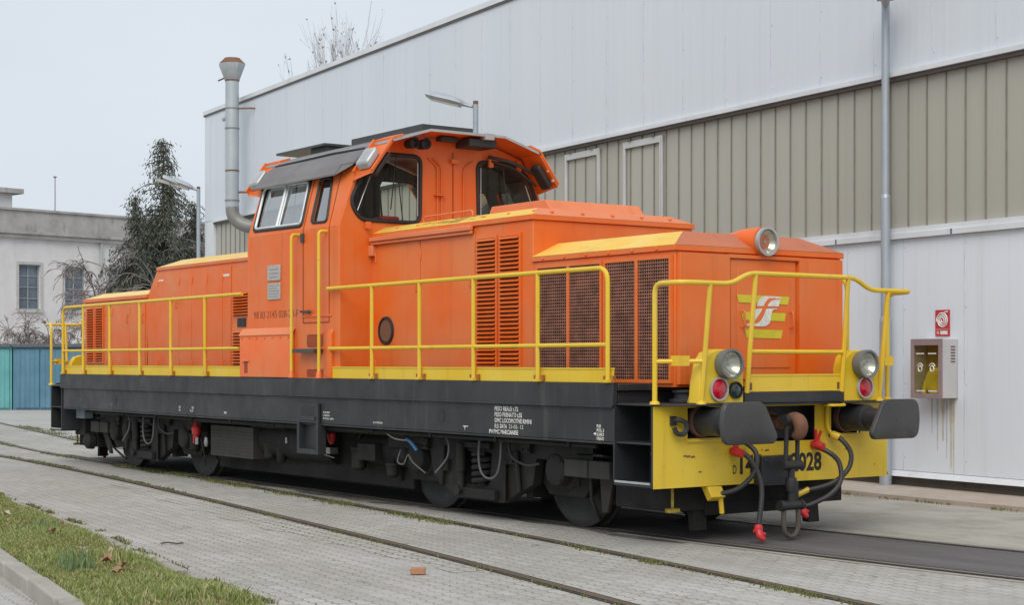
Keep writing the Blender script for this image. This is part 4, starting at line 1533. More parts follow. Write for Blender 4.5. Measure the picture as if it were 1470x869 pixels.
    for sy in (-1, 1):
        b.tube([(7.37, sy * 1.075, 1.2), (7.48, sy * 1.075, zt)], R2, 8)
        b.tube([(7.385, sy * 0.575, 1.29), (7.48, sy * 0.56, zt + 0.095)], R2, 8)
        b.tube([(7.17, sy * 1.41, 1.555), (7.40, sy * 1.075, 1.56)], R2 * 0.9, 8)
        b.box(7.245, 7.345, sy * 1.24 - 0.06, sy * 1.24 + 0.06, 1.52, 1.605)
        b.lathe((7.17, sy * 1.41, 1.2), (0, 0, 1), [(0, 0.045), (0.02, 0.04), (0.03, 0.02)], 10)
        b.lathe((7.37, sy * 1.075, 1.2), (0, 0, 1), [(0, 0.045), (0.02, 0.04), (0.03, 0.02)], 10)
    b.tube([(7.415, -0.57, 1.64), (7.415, 0.57, 1.64)], R2 * 0.9, 8)
    b.box(7.375, 7.387, -0.565, 0.565, 1.30, 1.435)
    b.box(7.37, 7.392, -0.565, 0.565, 1.432, 1.448)
    for yy_ in (-0.53, 0.53):
        b.box(7.388, 7.391, yy_ - 0.014, yy_ + 0.014, 1.315, 1.375, 1)
    b.tube(bent([(7.3, 0.60, 1.19), (7.42, 0.60, 1.17), (7.42, 0.42, 1.17), (7.3, 0.42, 1.17)], 0.04), 0.012, 6)
    b.build('end_railing', ['yellow_rail', 'rust'], L)
    # hook and screw coupling
    b = MB(mx=s)
    b.box(7.0, 7.30, -0.03, 0.03, 0.97, 1.07)
    hk = smooth_path([(7.26, -0.02, 1.03), (7.36, -0.02, 1.06), (7.44, -0.02, 1.05), (7.475, -0.02, 0.99), (7.45, -0.02, 0.925), (7.40, -0.02, 0.915)], 5)
    b.tube(hk, [0.038 + 0.026 * sin(pi * i / (len(hk) - 1)) for i in range(len(hk))], 10)
    b.lathe((7.05, 0, 1.02), (1, 0, 0), [(0, 0.10), (0.03, 0.10), (0.05, 0.07), (0.16, 0.06)], 16)
    hook = b.build('coupling_hook', 'rust', L)
    b = MB(mx=s)
    yo_ = -0.05
    for sy in (-1, 1):
        b.tube([(7.40, yo_ + sy * 0.065, 1.04), (7.39, yo_ + sy * 0.07, 0.66)], 0.02, 8)
        b.lathe((7.395, yo_ + sy * 0.05, 1.05), (0, sy, 0), [(0, 0.05), (0.05, 0.05)], 12)
    b.tube([(7.39, yo_ - 0.11, 0.66), (7.39, yo_ + 0.11, 0.66)], 0.042, 10)
    b.tube([(7.39, yo_, 0.66), (7.385, yo_, 0.30)], 0.03, 8)
    b.lathe((7.387, yo_, 0.43), (0, 0, 1), [(0, 0.045), (0.06, 0.055), (0.12, 0.045)], 10)
    b.tube([(7.385, yo_ - 0.11, 0.31), (7.385, yo_ + 0.11, 0.31)], 0.042, 10)
    for sy in (-1, 1):
        b.lathe((7.385, yo_ + sy * 0.10, 0.31), (0, sy, 0), [(0, 0.05), (0.04, 0.045)], 10)
    b.tube(smooth_path([(7.385, yo_ - 0.085, 0.30), (7.385, yo_ - 0.085, 0.13), (7.385, yo_ - 0.055, 0.06), (7.385, yo_, 0.04), (7.385, yo_ + 0.055, 0.06), (7.385, yo_ + 0.085, 0.13), (7.385, yo_ + 0.085, 0.30)], 5), 0.022, 8, 1)
    b.box(7.16, 7.26, 0.10, 0.17, 0.3, 0.5)
    b.build('screw_link', ['rubber', M.setdefault('linksteel', plain('worn_link_steel', (0.085, 0.07, 0.055), 0.6))], hook)
    b = MB(mx=s)
    b.box(7.163, 7.27, -0.28, 0.09, 0.478, 0.735)
    for u_, v_ in ((-0.24, 0.70), (-0.24, 0.51), (0.05, 0.70)):
        b.lathe((7.27, u_, v_), (1, 0, 0), [(0, 0.014), (0.01, 0.014), (0.011, 0.003)], 8)
    b.build('socket_box', 'black', L, bevel=0.01)
    b = MB(mx=s)
    b.tube(smooth_path([(7.165, -1.20, 1.06), (7.21, -1.19, 1.07), (7.23, -1.13, 1.05), (7.23, -1.11, 1.0), (7.22, -1.14, 0.95), (7.21, -1.20, 0.955), (7.21, -1.23, 1.0)], 4), 0.022, 8)
    b.box(7.161, 7.18, -1.24, -1.18, 1.02, 1.10)
    b.build('lashing_hook', 'black', L)
    # hoses: (path, radius), red couplings
    HO = [([(7.18, -0.54, 0.80), (7.27, -0.47, 0.75), (7.33, -0.42, 0.65), (7.38, -0.40, 0.50), (7.40, -0.42, 0.34), (7.40, -0.45, 0.17)], (7.40, -0.45, 0.12), (7.20, -0.55, 0.79)),
          ([(7.2, -0.42, 0.86), (7.30, -0.39, 0.78), (7.33, -0.41, 0.65), (7.31, -0.47, 0.55), (7.25, -0.57, 0.46), (7.16, -0.70, 0.42)], None, None),
          ([(7.2, 0.62, 0.90), (7.30, 0.66, 0.86), (7.37, 0.71, 0.74), (7.37, 0.68, 0.60), (7.31, 0.56, 0.48), (7.22, 0.38, 0.42), (7.1, 0.28, 0.40)], None, None),
          ([(7.18, 0.45, 0.80), (7.30, 0.50, 0.75), (7.36, 0.57, 0.66), (7.39, 0.56, 0.50), (7.36, 0.46, 0.38), (7.30, 0.30, 0.30), (7.26, 0.24, 0.28)], (7.25, 0.22, 0.27), (7.20, 0.43, 0.82))]
    for path, cpl, tap in HO:
        b = MB(mx=s)
        b.tube(smooth_path(path, 6), 0.0225, 10)
        h_ = b.build('brake_hose', 'hose', L)
        for k_ in range(0):
            pass
        b = MB(mx=s)
        if cpl:
            c_ = Vector(cpl)
            b.tube(smooth_path([c_ + Vector((0, 0, 0.05)), c_, c_ + Vector((0.03, -0.01, -0.05)), c_ + Vector((0.05, 0.02, -0.085))], 3), [0.028, 0.034, 0.038, 0.037, 0.034, 0.034, 0.03, 0.027, 0.024, 0.016][:10], 10)
            b.tube([c_ + Vector((0.0, -0.05, 0.0)), c_ + Vector((0.02, 0.05, -0.04))], 0.02, 8)
        if cpl:
            b.build('red_coupling', 'red', h_)
            b = MB(mx=s)
        if tap:
            t_ = Vector(tap)
            b.lathe(t_ - Vector((0.03, 0, 0)), (1, 0.2, -0.2), [(0, 0.03), (0.04, 0.042), (0.08, 0.04), (0.12, 0.034)], 10)
            b.tube([t_ + Vector((0.02, 0, 0.02)), t_ + Vector((0.05, -0.04, 0.13))], [0.02, 0.014], 8)
            b.tube([t_ + Vector((0.02, 0.01, 0.02)), t_ + Vector((0.06, 0.02, 0.12))], [0.016, 0.012], 8)
        if tap:
            b.build('red_tap', 'red', h_)
        elif path[0][1] > 0:
            p0_ = Vector(path[0])
            b.tube(smooth_path([(7.19, 0.60, 1.16), (7.19, 0.60, 1.0), (7.21, 0.62, 0.92), (7.28, 0.66, 0.875)], 4), [0.018] * 9 + [0.035, 0.035, 0.038, 0.038], 8)
            b.build('yellow_elbow', 'yellow_rail', h_)
    # low hangers and rail guards
    b = MB(mx=s)
    b.prism([(7.08, -0.82, 0.49), (7.17, -0.82, 0.49), (7.2, -0.80, 0.40), (7.12, -0.78, 0.36)], (0, 0.16, 0))
    b.tube([(7.15, -0.66, 0.42), (7.15, -0.64, 0.25)], 0.022, 8)
    b.build('tow_bracket', 'yellow_rail', L, bevel=0.006)
    b = MB(mx=s)
    b.tube([(7.12, 0.27, 0.5), (7.14, 0.24, 0.3)], 0.018, 8)
    b.tube([(7.13, 0.26, 0.36), (7.2, 0.36, 0.42)], 0.026, 8)
    b.build('drain_pipe', 'yellow_rail', L)
    b = MB(mx=s)
    b.box(6.96, 7.02, -1.12, -1.0, 0.27, 0.305)
    b.tube([(6.99, -1.06, 0.30), (6.99, -1.06, 0.52)], 0.014, 6)
    b.build('foot_stirrup', M.setdefault('dirtyyellow', plain('dirty_yellow', (0.36, 0.25, 0.03), 0.7, var=0.5, scale=18)), L, bevel=0.004)
    b = MB(mx=s)
    for sy in (-1, 1):
        b.prism([(6.80, sy * 0.62, 0.50), (6.90, sy * 0.62, 0.50), (6.94, sy * 0.62, 0.09), (6.86, sy * 0.62, 0.09)], (0, sy * 0.14, 0))
    b.box(6.84, 6.96, -0.66, 0.66, 0.22, 0.33)
    b.box(6.2, 6.95, -1.04, 1.04, 0.27, 0.86)  # underframe mass filled in black, the shade under the beam included
    b.build('rail_guard_dark_fill', 'under', L, bevel=0.006)

# --- bogies
for s in (1, -1):
    cx = 4.17 * s
    b = MB()
    for my in (1, -1):
        yo = -1.10 * my
        fr = [(-1.78, 0.80), (1.78, 0.80), (1.78, 0.64), (0.92, 0.64), (0.86, 0.39), (0.36, 0.18), (-0.46, 0.18), (-0.88, 0.40), (-0.94, 0.64), (-1.78, 0.64)]
        hole = [(-0.30, 0.33), (0.14, 0.33), (0.18, 0.66), (-0.36, 0.66)]
        b.holed(fr, [hole], lambda u, v, d: (cx + u, yo + d * my, v), 0.0, 0.10)
        b.box(cx - 0.42, cx + 0.32, *sorted((yo + 0.10 * my, yo + 0.16 * my)), 0.2, 0.75)
        b.box(cx - 0.40, cx + 0.30, *sorted((yo - 0.06 * my, yo - 0.002 * my)), 0.20, 0.30)
        b.box(cx - 0.36, cx + 0.20, *sorted((yo - 0.05 * my, yo - 0.002 * my)), 0.70, 0.76)
        b.prism([(cx + 0.42, yo - 0.002 * my, 0.20), (cx + 0.45, yo - 0.05 * my, 0.22), (cx + 0.45, yo - 0.05 * my, 0.62), (cx + 0.42, yo - 0.002 * my, 0.64)], (0.03, 0, 0))
        for ax_ in (-1.22, 1.22):                     # brake rigging, hangers
            b.tube([(cx + ax_ * 0.52, yo - 0.03 * my, 0.70), (cx + ax_ * 0.56, yo - 0.03 * my, 0.30)], 0.025, 8)
            b.box(cx + ax_ * 0.50, cx + ax_ * 0.50 + 0.10, *sorted((yo + 0.1 * my, yo + 0.3 * my)), 0.25, 0.55)
    b.box(cx - 1.7, cx + 1.7, -0.60, 0.60, 0.35, 0.84)
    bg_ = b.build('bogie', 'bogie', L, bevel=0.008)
    for my in (1, -1):
        yo = -1.10 * my
        b = MB()
        coil = []
        for i in range(60):
            a = i * 2 * pi / 12
            coil.append((cx + 0.0 + 0.11 * cos(a), yo + 0.02 * my + 0.09 * sin(a), 0.335 + 0.32 * i / 59))
        b.tube(coil, 0.026, 7)
        b.tube([(cx, yo + 0.02 * my, 0.33), (cx, yo + 0.02 * my, 0.66)], 0.06, 10)
        b.build('coil_spring', 'bogie', bg_)
        b = MB()
        b.tube([(cx - 0.29, yo - 0.05 * my, 0.27), (cx - 0.29, yo - 0.05 * my, 0.48)], 0.038, 10)
        b.tube([(cx - 0.29, yo - 0.05 * my, 0.46), (cx - 0.29, yo - 0.05 * my, 0.74)], 0.050, 10)
        b.lathe((cx - 0.29, yo - 0.08 * my, 0.27), (0, -my, 0), [(0, 0.05), (0.03, 0.05)], 10)
        b.build('damper', 'bogie', bg_)
        b = MB()
        b.tube(smooth_path([(cx + 0.12, yo - 0.10 * my, 0.84), (cx + 0.11, yo - 0.11 * my, 0.62), (cx + 0.16, yo - 0.11 * my, 0.47), (cx + 0.29, yo - 0.11 * my, 0.42), (cx + 0.42, yo - 0.11 * my, 0.47), (cx + 0.48, yo - 0.11 * my, 0.62), (cx + 0.48, yo - 0.10 * my, 0.84)], 5), 0.011, 6)
        b.build('cable_loop', M.setdefault('cable', plain('grey_cable', (0.12, 0.12, 0.12), 0.5)), bg_)
        for ax_ in (-1.22, 1.22):
            xw = cx + ax_
            b = MB()
            b.lathe((xw, -0.70 * my, 0.52), (0, -my, 0), [(-0.015, 0.545), (0.0, 0.545), (0.012, 0.52), (0.09, 0.515), (0.095, 0.47), (0.075, 0.445), (0.055, 0.30), (0.075, 0.16), (0.11, 0.13), (0.13, 0.10)], 48)
            b.build('wheel', 'wheel', bg_)
            b = MB()
            b.lathe((xw, -0.86 * my, 0.55), (0, -my, 0), [(0, 0.20), (0.12, 0.20), (0.15, 0.16), (0.25, 0.15), (0.27, 0.10)], 20)
            b.box(xw - 0.21, xw + 0.21, *sorted((-0.88 * my, -0.99 * my)), 0.40, 0.74)
            for ang in range(4):
                b.lathe((xw + 0.12 * cos(ang * pi / 2 + 0.8), -1.108 * my, 0.55 + 0.12 * sin(ang * pi / 2 + 0.8)), (0, -my, 0), [(0, 0.02), (0.02, 0.02)], 8)
            b.build('axle_box', 'bogie', bg_, bevel=0.008)
            b = MB()
            gp = [(xw - 0.50, 0.84), (xw + 0.50, 0.84), (xw + 0.46, 0.50), (xw + 0.27, 0.30), (xw - 0.27, 0.30), (xw - 0.46, 0.50)]
            b.prism([(u_, -0.87 * my, v_) for u_, v_ in gp], (0, -0.10 * my, 0))
            for sg_ in (-1, 1):                                     # brake blocks either side of the tread
                b.prism([(xw + sg_ * 0.53, -0.76 * my, 0.66), (xw + sg_ * 0.56, -0.76 * my, 0.40), (xw + sg_ * 0.64, -0.76 * my, 0.40), (xw + sg_ * 0.63, -0.76 * my, 0.66)], (0, -0.12 * my, 0))
                b.tube([(xw + sg_ * 0.60, -0.90 * my, 0.80), (xw + sg_ * 0.62, -0.90 * my, 0.26)], 0.022, 6)
            b.build('horn_guide', 'under', bg_, bevel=0.006)
        # sanding box at the outer end
        xo = sorted((cx + s * 1.40, cx + s * 2.06))
        b = MB()
        b.box(xo[0], xo[1], *sorted((-0.92 * my, -1.14 * my)), 0.505, 0.665)
        b.prism([(xo[0] + 0.08, -0.94 * my, 0.667), (xo[1] - 0.08, -0.94 * my, 0.667), (xo[1] - 0.14, -1.10 * my, 0.70), (xo[0] + 0.14, -1.10 * my, 0.70)], (0, 0, 0.025))
        b.box((xo[0] + xo[1]) / 2 - 0.03, (xo[0] + xo[1]) / 2 + 0.03, *sorted((-1.141 * my, -1.155 * my)), 0.505, 0.665)
        xa_ = sorted((cx + s * 1.62, cx + s * 1.74))
        b.tube([(xa_[0], -1.0 * my, 0.50), (xa_[0] - 0.05 * s, -0.95 * my, 0.30), (cx + s * 1.5, -0.80 * my, 0.10)], 0.018, 6)
        b.prism([(cx + s * 1.75, -1.0 * my, 0.50), (cx + s * 1.95, -1.0 * my, 0.50), (cx + s * 1.80, -0.95 * my, 0.18), (cx + s * 1.72, -0.95 * my, 0.18)], (0, 0.04 * my, 0))
        b.build('sand_box', M.setdefault('dustgrey', paint('dusty_grey_box', (0.034, 0.032, 0.029), dirt=(0.085, 0.075, 0.062), amt=0.5, rough=0.7)), bg_, bevel=0.01)

# --- equipment slung between the bogies
b = MB()
b.box(-2.0, -0.78, -1.14, -0.40, 0.35, 0.74)
for i in range(8):
    b.box(-1.98, -0.80, -1.146, -1.141, 0.385 + 0.04 * i, 0.395 + 0.04 * i)
b.build('battery_box', M['dustgrey'], L, bevel=0.01)
for xa_, xb_, rr_ in ((-0.75, 0.95, 0.24), (1.5, 2.9, 0.2)):
    b = MB()
    b.tube([(xa_, -0.85, 0.60), (xb_, -0.85, 0.60)], rr_, 20)
    b.build('air_reservoir', 'under', L)
b = MB()
b.box(-0.62, 0.26, -1.25, -1.08, 0.76, 0.845)
for i in range(9):
    b.box(-0.60 + 0.1 * i, -0.55 + 0.1 * i, -1.255, -1.245, 0.80, 0.835)
b.build('cooling_grid', 'under', L, bevel=0.006)
b = MB()
b.box(1.78, 2.16, -1.14, -0.9, 0.47, 0.66)
b.build('relay_case', 'bogie', L, bevel=0.01)
b = MB()
b.box(-2.3, 2.55, -0.88, 0.88, 0.17, 0.99)
b.box(-2.0, 2.2, 0.4, 1.14, 0.35, 0.80)
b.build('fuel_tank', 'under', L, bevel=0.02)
for my in (1, -1):
    b = MB(my=my)
    # stirrup under the cab door: pocket and open frame
    b.box(0.975, 1.475, -1.462, -1.436, 0.87, 1.09)
    b.box(0.975, 1.03, -1.462, -1.36, 0.52, 0.868)
    b.box(1.42, 1.475, -1.462, -1.36, 0.52, 0.868)
    b.box(1.031, 1.419, -1.462, -1.36, 0.52, 0.575)
    b.box(1.031, 1.419, -1.385, -1.365, 0.577, 0.868)
    b.prism([(x_, -1.4635, z_) for x_, z_ in rounded([(1.05, 0.95), (1.40, 0.95), (1.36, 1.07), (1.09, 1.07)], 0.03)], (0, 0.001, 0), 1)
    b.box(1.04, 1.41, -1.475, -1.463, 0.90, 0.94)
    b.build('stirrup_step', ['black', 'rubber'], L, bevel=0.006)
b = MB()
b.lathe((-2.40, -1.16, 0.56), (0, 0, 1), [(0, 0.025), (0.03, 0.035), (0.05, 0.058), (0.13, 0.062), (0.16, 0.04), (0.2, 0.024)], 14)
b.tube([(-2.48, -1.16, 0.48), (-2.48, -1.16, 0.68)], 0.012, 6)
b.build('drain_valve', 'red', L)
def fitting(build_fn, name='pipe_fitting', mt='bright'):
    b_ = MB()
    build_fn(b_)
    b_.build(name, mt, L)


fitting(lambda q: q.tube([(-2.40, -1.15, 0.47), (-2.40, -1.15, 0.565)], 0.028, 8))
fitting(lambda q: q.lathe((-2.18, -1.12, 0.45), (0, 0, 1), [(0, 0.02), (0.05, 0.035), (0.12, 0.02)], 8))
fitting(lambda q: q.tube([(0.02, -1.095, 0.58), (0.02, -1.095, 0.65)], [0.018, 0.015], 8))
fitting(lambda q: q.tube(smooth_path([(2.45, -1.28, 0.83), (2.62, -1.30, 0.82), (2.85, -1.30, 0.75), (3.1, -1.28, 0.74)], 4), 0.009, 6), 'air_pipe')
fitting(lambda q: q.tube([(-2.3, -1.14, 0.55), (-2.2, -1.13, 0.30), (-2.25, -1.1, 0.2)], 0.008, 6), 'air_pipe', 'bogie')
fitting(lambda q: q.box(1.12, 1.24, -1.18, -1.08, 0.51, 0.58))
fitting(lambda q: q.tube([(1.10, -1.18, 0.50), (1.34, -1.18, 0.47)], 0.007, 6), 'air_pipe')
fitting(lambda q: q.tube(smooth_path([(2.72, -1.15, 0.62), (2.74, -1.2, 0.50), (2.86, -1.2, 0.48), (2.92, -1.18, 0.58), (3.02, -1.18, 0.50), (3.2, -1.14, 0.40)], 4), 0.007, 6), 'air_pipe', 'linkgrey')
b = MB()
b.tube([(-5.9, -1.33, 0.815), (6.3, -1.33, 0.815)], 0.02, 8)
b.tube([(-2.0, -1.28, 0.79), (3.0, -1.28, 0.79)], 0.014, 6)
for i in range(11):
    b.box(-5.6 + 1.15 * i, -5.56 + 1.15 * i, -1.36, -1.30, 0.795, 0.843)
b.build('conduit_run', 'bogie', L)
for x_, z0_, z1_, r_ in ((-0.55, 0.36, 0.56, 0.075), (-0.25, 0.33, 0.52, 0.06), (1.62, 0.34, 0.60, 0.085), (2.35, 0.30, 0.46, 0.07), (2.62, 0.50, 0.74, 0.065), (-2.75, 0.36, 0.60, 0.07)):
    b = MB()
    b.lathe((x_, -1.02, z0_), (0, 0, 1), [(0, r_ * 0.6), (0.03, r_), (z1_ - z0_ - 0.04, r_), (z1_ - z0_ - 0.035, r_ * 1.15), (z1_ - z0_, r_ * 1.15)], 14)
    b.tube(smooth_path([(x_, -1.02, z1_), (x_ + 0.02, -1.03, z1_ + 0.10), (x_ + 0.12, -1.05, 0.80)], 4), 0.014, 6)
    b.build('filter_pot', 'bogie', L)
for cx_ in (-4.17, 4.17):
    for k_, (dx_, z_) in enumerate(((-1.0, 0.70), (-0.62, 0.50), (0.55, 0.62), (0.80, 0.74))):
        b = MB()
        b.box(cx_ + dx_ - 0.07, cx_ + dx_ + 0.07, -1.145, -1.104, z_ - 0.05, z_ + 0.06)
        for ux_ in (-0.045, 0.045):
            b.lathe((cx_ + dx_ + ux_, -1.145, z_ - 0.02), (0, -1, 0), [(0, 0.014), (0.014, 0.014), (0.015, 0.004)], 6)
        b.build('bolted_bracket', 'bogie', L)
    b = MB()
    b.tube(smooth_path([(cx_ - 1.7, -1.16, 0.83), (cx_ - 1.2, -1.17, 0.79), (cx_ - 0.6, -1.15, 0.80), (cx_ - 0.52, -1.16, 0.60), (cx_ - 0.75, -1.16, 0.42)], 5), 0.011, 6)
    b.build('brake_pipe', 'linkgrey', L)
    b = MB()
    b.tube(smooth_path([(cx_ + 0.55, -1.16, 0.84), (cx_ + 0.62, -1.18, 0.66), (cx_ + 0.85, -1.18, 0.58), (cx_ + 1.05, -1.16, 0.60)], 5), 0.012, 6)
    b.build('brake_pipe', 'hose', L)
b = MB()
b.lathe((1.24, -1.16, 0.62), (0, 0, 1), [(0, 0.02), (0.05, 0.045), (0.12, 0.05), (0.15, 0.02)], 12)
b.build('drain_cock', 'red', L)
b = MB()
b.tube(smooth_path([(3.05, -1.28, 0.75), (3.14, -1.28, 0.72), (3.22, -1.26, 0.64)], 4), 0.018, 8)
b.build('blue_pipe', plain('blue_pipe', (0.05, 0.16, 0.34), 0.5), L)
b = MB()
b.box(-6.62, -6.28, -1.22, -1.08, 0.70, 0.88)
b.box(-6.50, -6.46, -1.226, -1.221, 0.71, 0.87)
b.build('junction_box', plain('pale_blue_box', (0.26, 0.31, 0.36), 0.5), L, bevel=0.01)
b = MB()
b.box(-6.85, -6.45, -1.15, -0.9, 0.44, 0.68)
b.build('compressor_case', 'bogie', L, bevel=0.01)
b = MB()
b.lathe((-6.35, -1.05, 0.36), (0, -1, 0), [(0, 0.13), (0.1, 0.12), (0.14, 0.06)], 14)
b.build('compressor', 'bogie', L, bevel=0.01)


# ================================================================== YARD THINGS
M['galv'] = paint('galvanised_steel', (0.36, 0.40, 0.44), dirt=(0.25, 0.27, 0.28), amt=0.4, rough=0.45, metal=0.35, fade=(0.42, 0.46, 0.50), streak=(14, 14, 9))
M['pipe'] = paint('stained_flue_steel', (0.40, 0.44, 0.46), dirt=(0.26, 0.20, 0.15), amt=0.6, rough=0.45, metal=0.3, fade=(0.47, 0.51, 0.53), streak=(6, 6, 1.2))
M['lampshell'] = plain('lamp_shell', (0.40, 0.43, 0.46), 0.4, 0.2)
M['lampdiff'] = plain('lamp_diffuser', (0.42, 0.39, 0.34), 0.25)


def street_lamp(loc, rz, label, double=False):
    t = thing('street_lamp', label, 'street lamp', loc, rz, 'galvanised yard lamps along the hall')
    b = MB()
    b.tube([(0, 0, 0), (0, 0, 2.05)], 0.075, 14)
    b.lathe((0, 0, 2.05), (0, 0, 1), [(0, 0.075), (0.03, 0.07), (0.06, 0.062)], 14)
    b.tube([(0, 0, 2.10), (0, 0, 3.55)], 0.060, 14)
    b.lathe((0, 0, 3.55), (0, 0, 1), [(0, 0.062), (0.03, 0.058), (0.05, 0.05)], 14)
    b.tube([(0, 0, 3.6), (0, 0, 5.94)], 0.048, 12)
    b.build('pole', 'galv', t)
    b = MB()
    b.tube([(0, 0, 5.93), (0, 0, 6.0)], 0.046, 10)
    b.build('pole_cap', 'rust', t)
    hd = MB()
    # lantern in local +X, nose raised
    secs = [(0.06, 0.0, 0.035, 0.03), (0.20, 0.045, 0.05, 0.04), (0.24, 0.06, 0.12, 0.055), (0.40, 0.11, 0.14, 0.07), (0.75, 0.20, 0.14, 0.075), (0.86, 0.235, 0.11, 0.06), (0.88, 0.24, 0.06, 0.03)]
    def add_head(off):
        vs_, fs_ = [], []
        for (x_, dz, hw_, hh) in secs:
            for j in range(10):
                a = 2 * pi * j / 10
                vs_.append((off + x_ * (1.0 if not double else 0.72), hw_ * 1.2 * cos(a), 5.90 + dz + off * 0.25 + 1.35 * hh * (sin(a) if sin(a) > 0 else 0.55 * sin(a))))
        for i in range(len(secs) - 1):
            for j in range(10):
                fs_.append((i * 10 + j, i * 10 + (j + 1) % 10, (i + 1) * 10 + (j + 1) % 10, (i + 1) * 10 + j))
        fs_ += [tuple(range(10)), tuple((len(secs) - 1) * 10 + j for j in range(10))]
        hd.add(vs_, fs_, 0)
        hd.prism([(off + 0.28, -0.10, 5.905 + off * 0.25), (off + 0.80, -0.10, 6.045 + off * 0.25), (off + 0.80, 0.10, 6.045 + off * 0.25), (off + 0.28, 0.10, 5.905 + off * 0.25)], (0, 0, 0.075), 1)
    add_head(0)
    if double:
        add_head(0.36)
        hd.tube([(0.0, 0, 5.92), (0.6, 0, 6.03)], 0.03, 8)
    if double:
        hd.v = [(v[0] * 0.9, v[1], v[2]) for v in hd.v]
    hd.build('lantern', ['lampshell', 'lampdiff'], t)
    return t


cam_dir = lambda v: math.atan2(v.y, v.x)
street_lamp((3.90, 5.05, 0), cam_dir(Vector((0.66, -0.75, 0))), 'galvanised lamp post right beside the hose cabinet, lantern above the picture edge')
street_lamp((-5.50, 5.37, 0), cam_dir(Vector((-0.75, -0.66, 0))), 'wall-side street lamp rising behind the cab roof of the locomotive')
street_lamp((-20.8, 7.25, 0), cam_dir(-RT), 'double-headed street lamp near the dark conifer at the hall corner', True)

# flue pipe at the hall corner
CHX, CHY = -17.69, 6.69
t = thing('flue_pipe', 'tall galvanised flue with a rusty flared cap at the far corner of the hall', 'chimney', (CHX, CHY, 0))
b = MB()
b.tube([(0, 0, 5.2), (0, 0, 8.2)], 0.158, 24)
for z_, rr in ((5.35, 0.172), (6.05, 0.168), (7.05, 0.172), (7.52, 0.168), (8.18, 0.172)):
    b.lathe((0, 0, z_), (0, 0, 1), [(0, rr), (0.03, rr)], 24, 1 if z_ in (6.05, 8.18) else 2)
el = [(0, 0, 5.22), (0.02, 0.02, 5.02), (0.10, 0.12, 4.86), (0.26, 0.26, 4.76), (0.50, 0.48, 4.72)]
el = smooth_path(el, 5)
b.tube(el, 0.158, 20, 2)
b.tube([el[-1], Vector((0.78, 1.18, 4.70))], 0.158, 20, 2)
b.tube([(-0.14, -0.05, 7.35), (-0.28, -0.1, 7.30)], 0.05, 8)
b.build('flue', ['pipe', 'rust', M.setdefault('elbow', paint('sooty_flue_elbow', (0.24, 0.235, 0.22), dirt=(0.12, 0.09, 0.06), amt=0.6, rough=0.5, metal=0.3))], t)
b = MB()
b.lathe((0, 0, 8.2), (0, 0, 1), [(0, 0.17), (0.02, 0.19), (0.36, 0.325), (0.38, 0.325)], 8)
b.lathe((0, 0, 8.582), (0, 0, 1), [(0, 0.325), (0.12, 0.20), (0.14, 0.19)], 8, 1)
b.tube([(-0.1, -0.1, 8.28), (-0.33, -0.2, 8.22)], 0.02, 6, 1)
b.build('flared_cap', ['pipe', 'rust'], t)
b = MB()
for z_ in (7.53, 5.55):
    b.tube([(0.12, 0.1, z_), (0.55, 0.56, z_)], 0.018, 6)
    b.tube([(-0.05, 0.15, z_ + 0.03), (0.35, 0.56, z_ + 0.03)], 0.018, 6)
b.build('wall_brackets', 'rust', t)

# hose cabinet
hc = thing('fire_hose_cabinet', 'grey wall cabinet with a glass door and yellow hose inside', 'hose cabinet', hl(-1.20, -0.05, 1.13), BROT)
b = MB()
W_, H_, D_ = 0.25, 0.69, 0.245
b.box(-W_, W_, -0.012, -0.001, 0, H_)
b.box(-W_, -W_ + 0.012, -D_, -0.013, 0, H_)
b.box(W_ - 0.012, W_, -D_, -0.013, 0, H_)
b.box(-W_ + 0.013, W_ - 0.013, -D_, -0.013, 0, 0.012)
b.box(-W_ + 0.013, W_ - 0.013, -D_, -0.013, H_ - 0.012, H_)
for i in range(6):
    b.box(W_ + 0.0005, W_ + 0.006, -0.12, -0.05, 0.42 + 0.035 * i, 0.436 + 0.035 * i, 1)
b.build('cabinet_body', [M.setdefault('cabgrey', paint('grey_cabinet_paint', (0.44, 0.43, 0.42), dirt=(0.25, 0.22, 0.2), amt=0.3)), M.setdefault('cabslot', plain('slot_brown', (0.16, 0.11, 0.10), 0.7))], hc, bevel=0.004)
b = MB()
fr = [(-W_ - 0.005, -0.005), (W_ + 0.003, -0.005), (W_ + 0.003, H_ + 0.005), (-W_ - 0.005, H_ + 0.005)]
hl_ = rounded([(-W_ + 0.05, 0.055), (W_ - 0.055, 0.055), (W_ - 0.055, H_ - 0.07), (-W_ + 0.05, H_ - 0.07)], 0.01)
b.holed(fr, [hl_], lambda u, v, d: (u, -D_ - 0.018 + d, v), 0, 0.016)
dr = b.build('cabinet_door', M.setdefault('mauve', plain('mauve_door_frame', (0.30, 0.22, 0.22), 0.5)), hc, bevel=0.003)
b = MB()
b.face([(-W_ + 0.045, -D_ - 0.01, 0.05), (W_ - 0.05, -D_ - 0.01, 0.05), (W_ - 0.05, -D_ - 0.01, H_ - 0.065), (-W_ + 0.045, -D_ - 0.01, H_ - 0.065)])
pane = b.build('glass_pane', 'boxglass', dr, recalc=False)
b = MB()
for xo_ in (-0.105, 0.09):
    b.box(xo_ - 0.065, xo_ + 0.065, -D_ - 0.0125, -D_ - 0.0105, 0.515, 0.53)
    b.box(xo_ - 0.06, xo_ + 0.08, -D_ - 0.0125, -D_ - 0.0105, 0.075, 0.09)
    ring = [(xo_ + 0.03 * cos(a * pi / 6), -D_ - 0.0115, 0.345 + 0.034 * sin(a * pi / 6)) for a in range(12)]
    b.tube(ring, 0.008, 4, closed=True)
    arc = [(xo_ + 0.055 * cos(pi * (0.15 + 0.7 * a / 6)), -D_ - 0.0115, 0.345 + 0.062 * sin(pi * (0.15 + 0.7 * a / 6))) for a in range(7)]
    b.tube(arc, 0.006, 4)
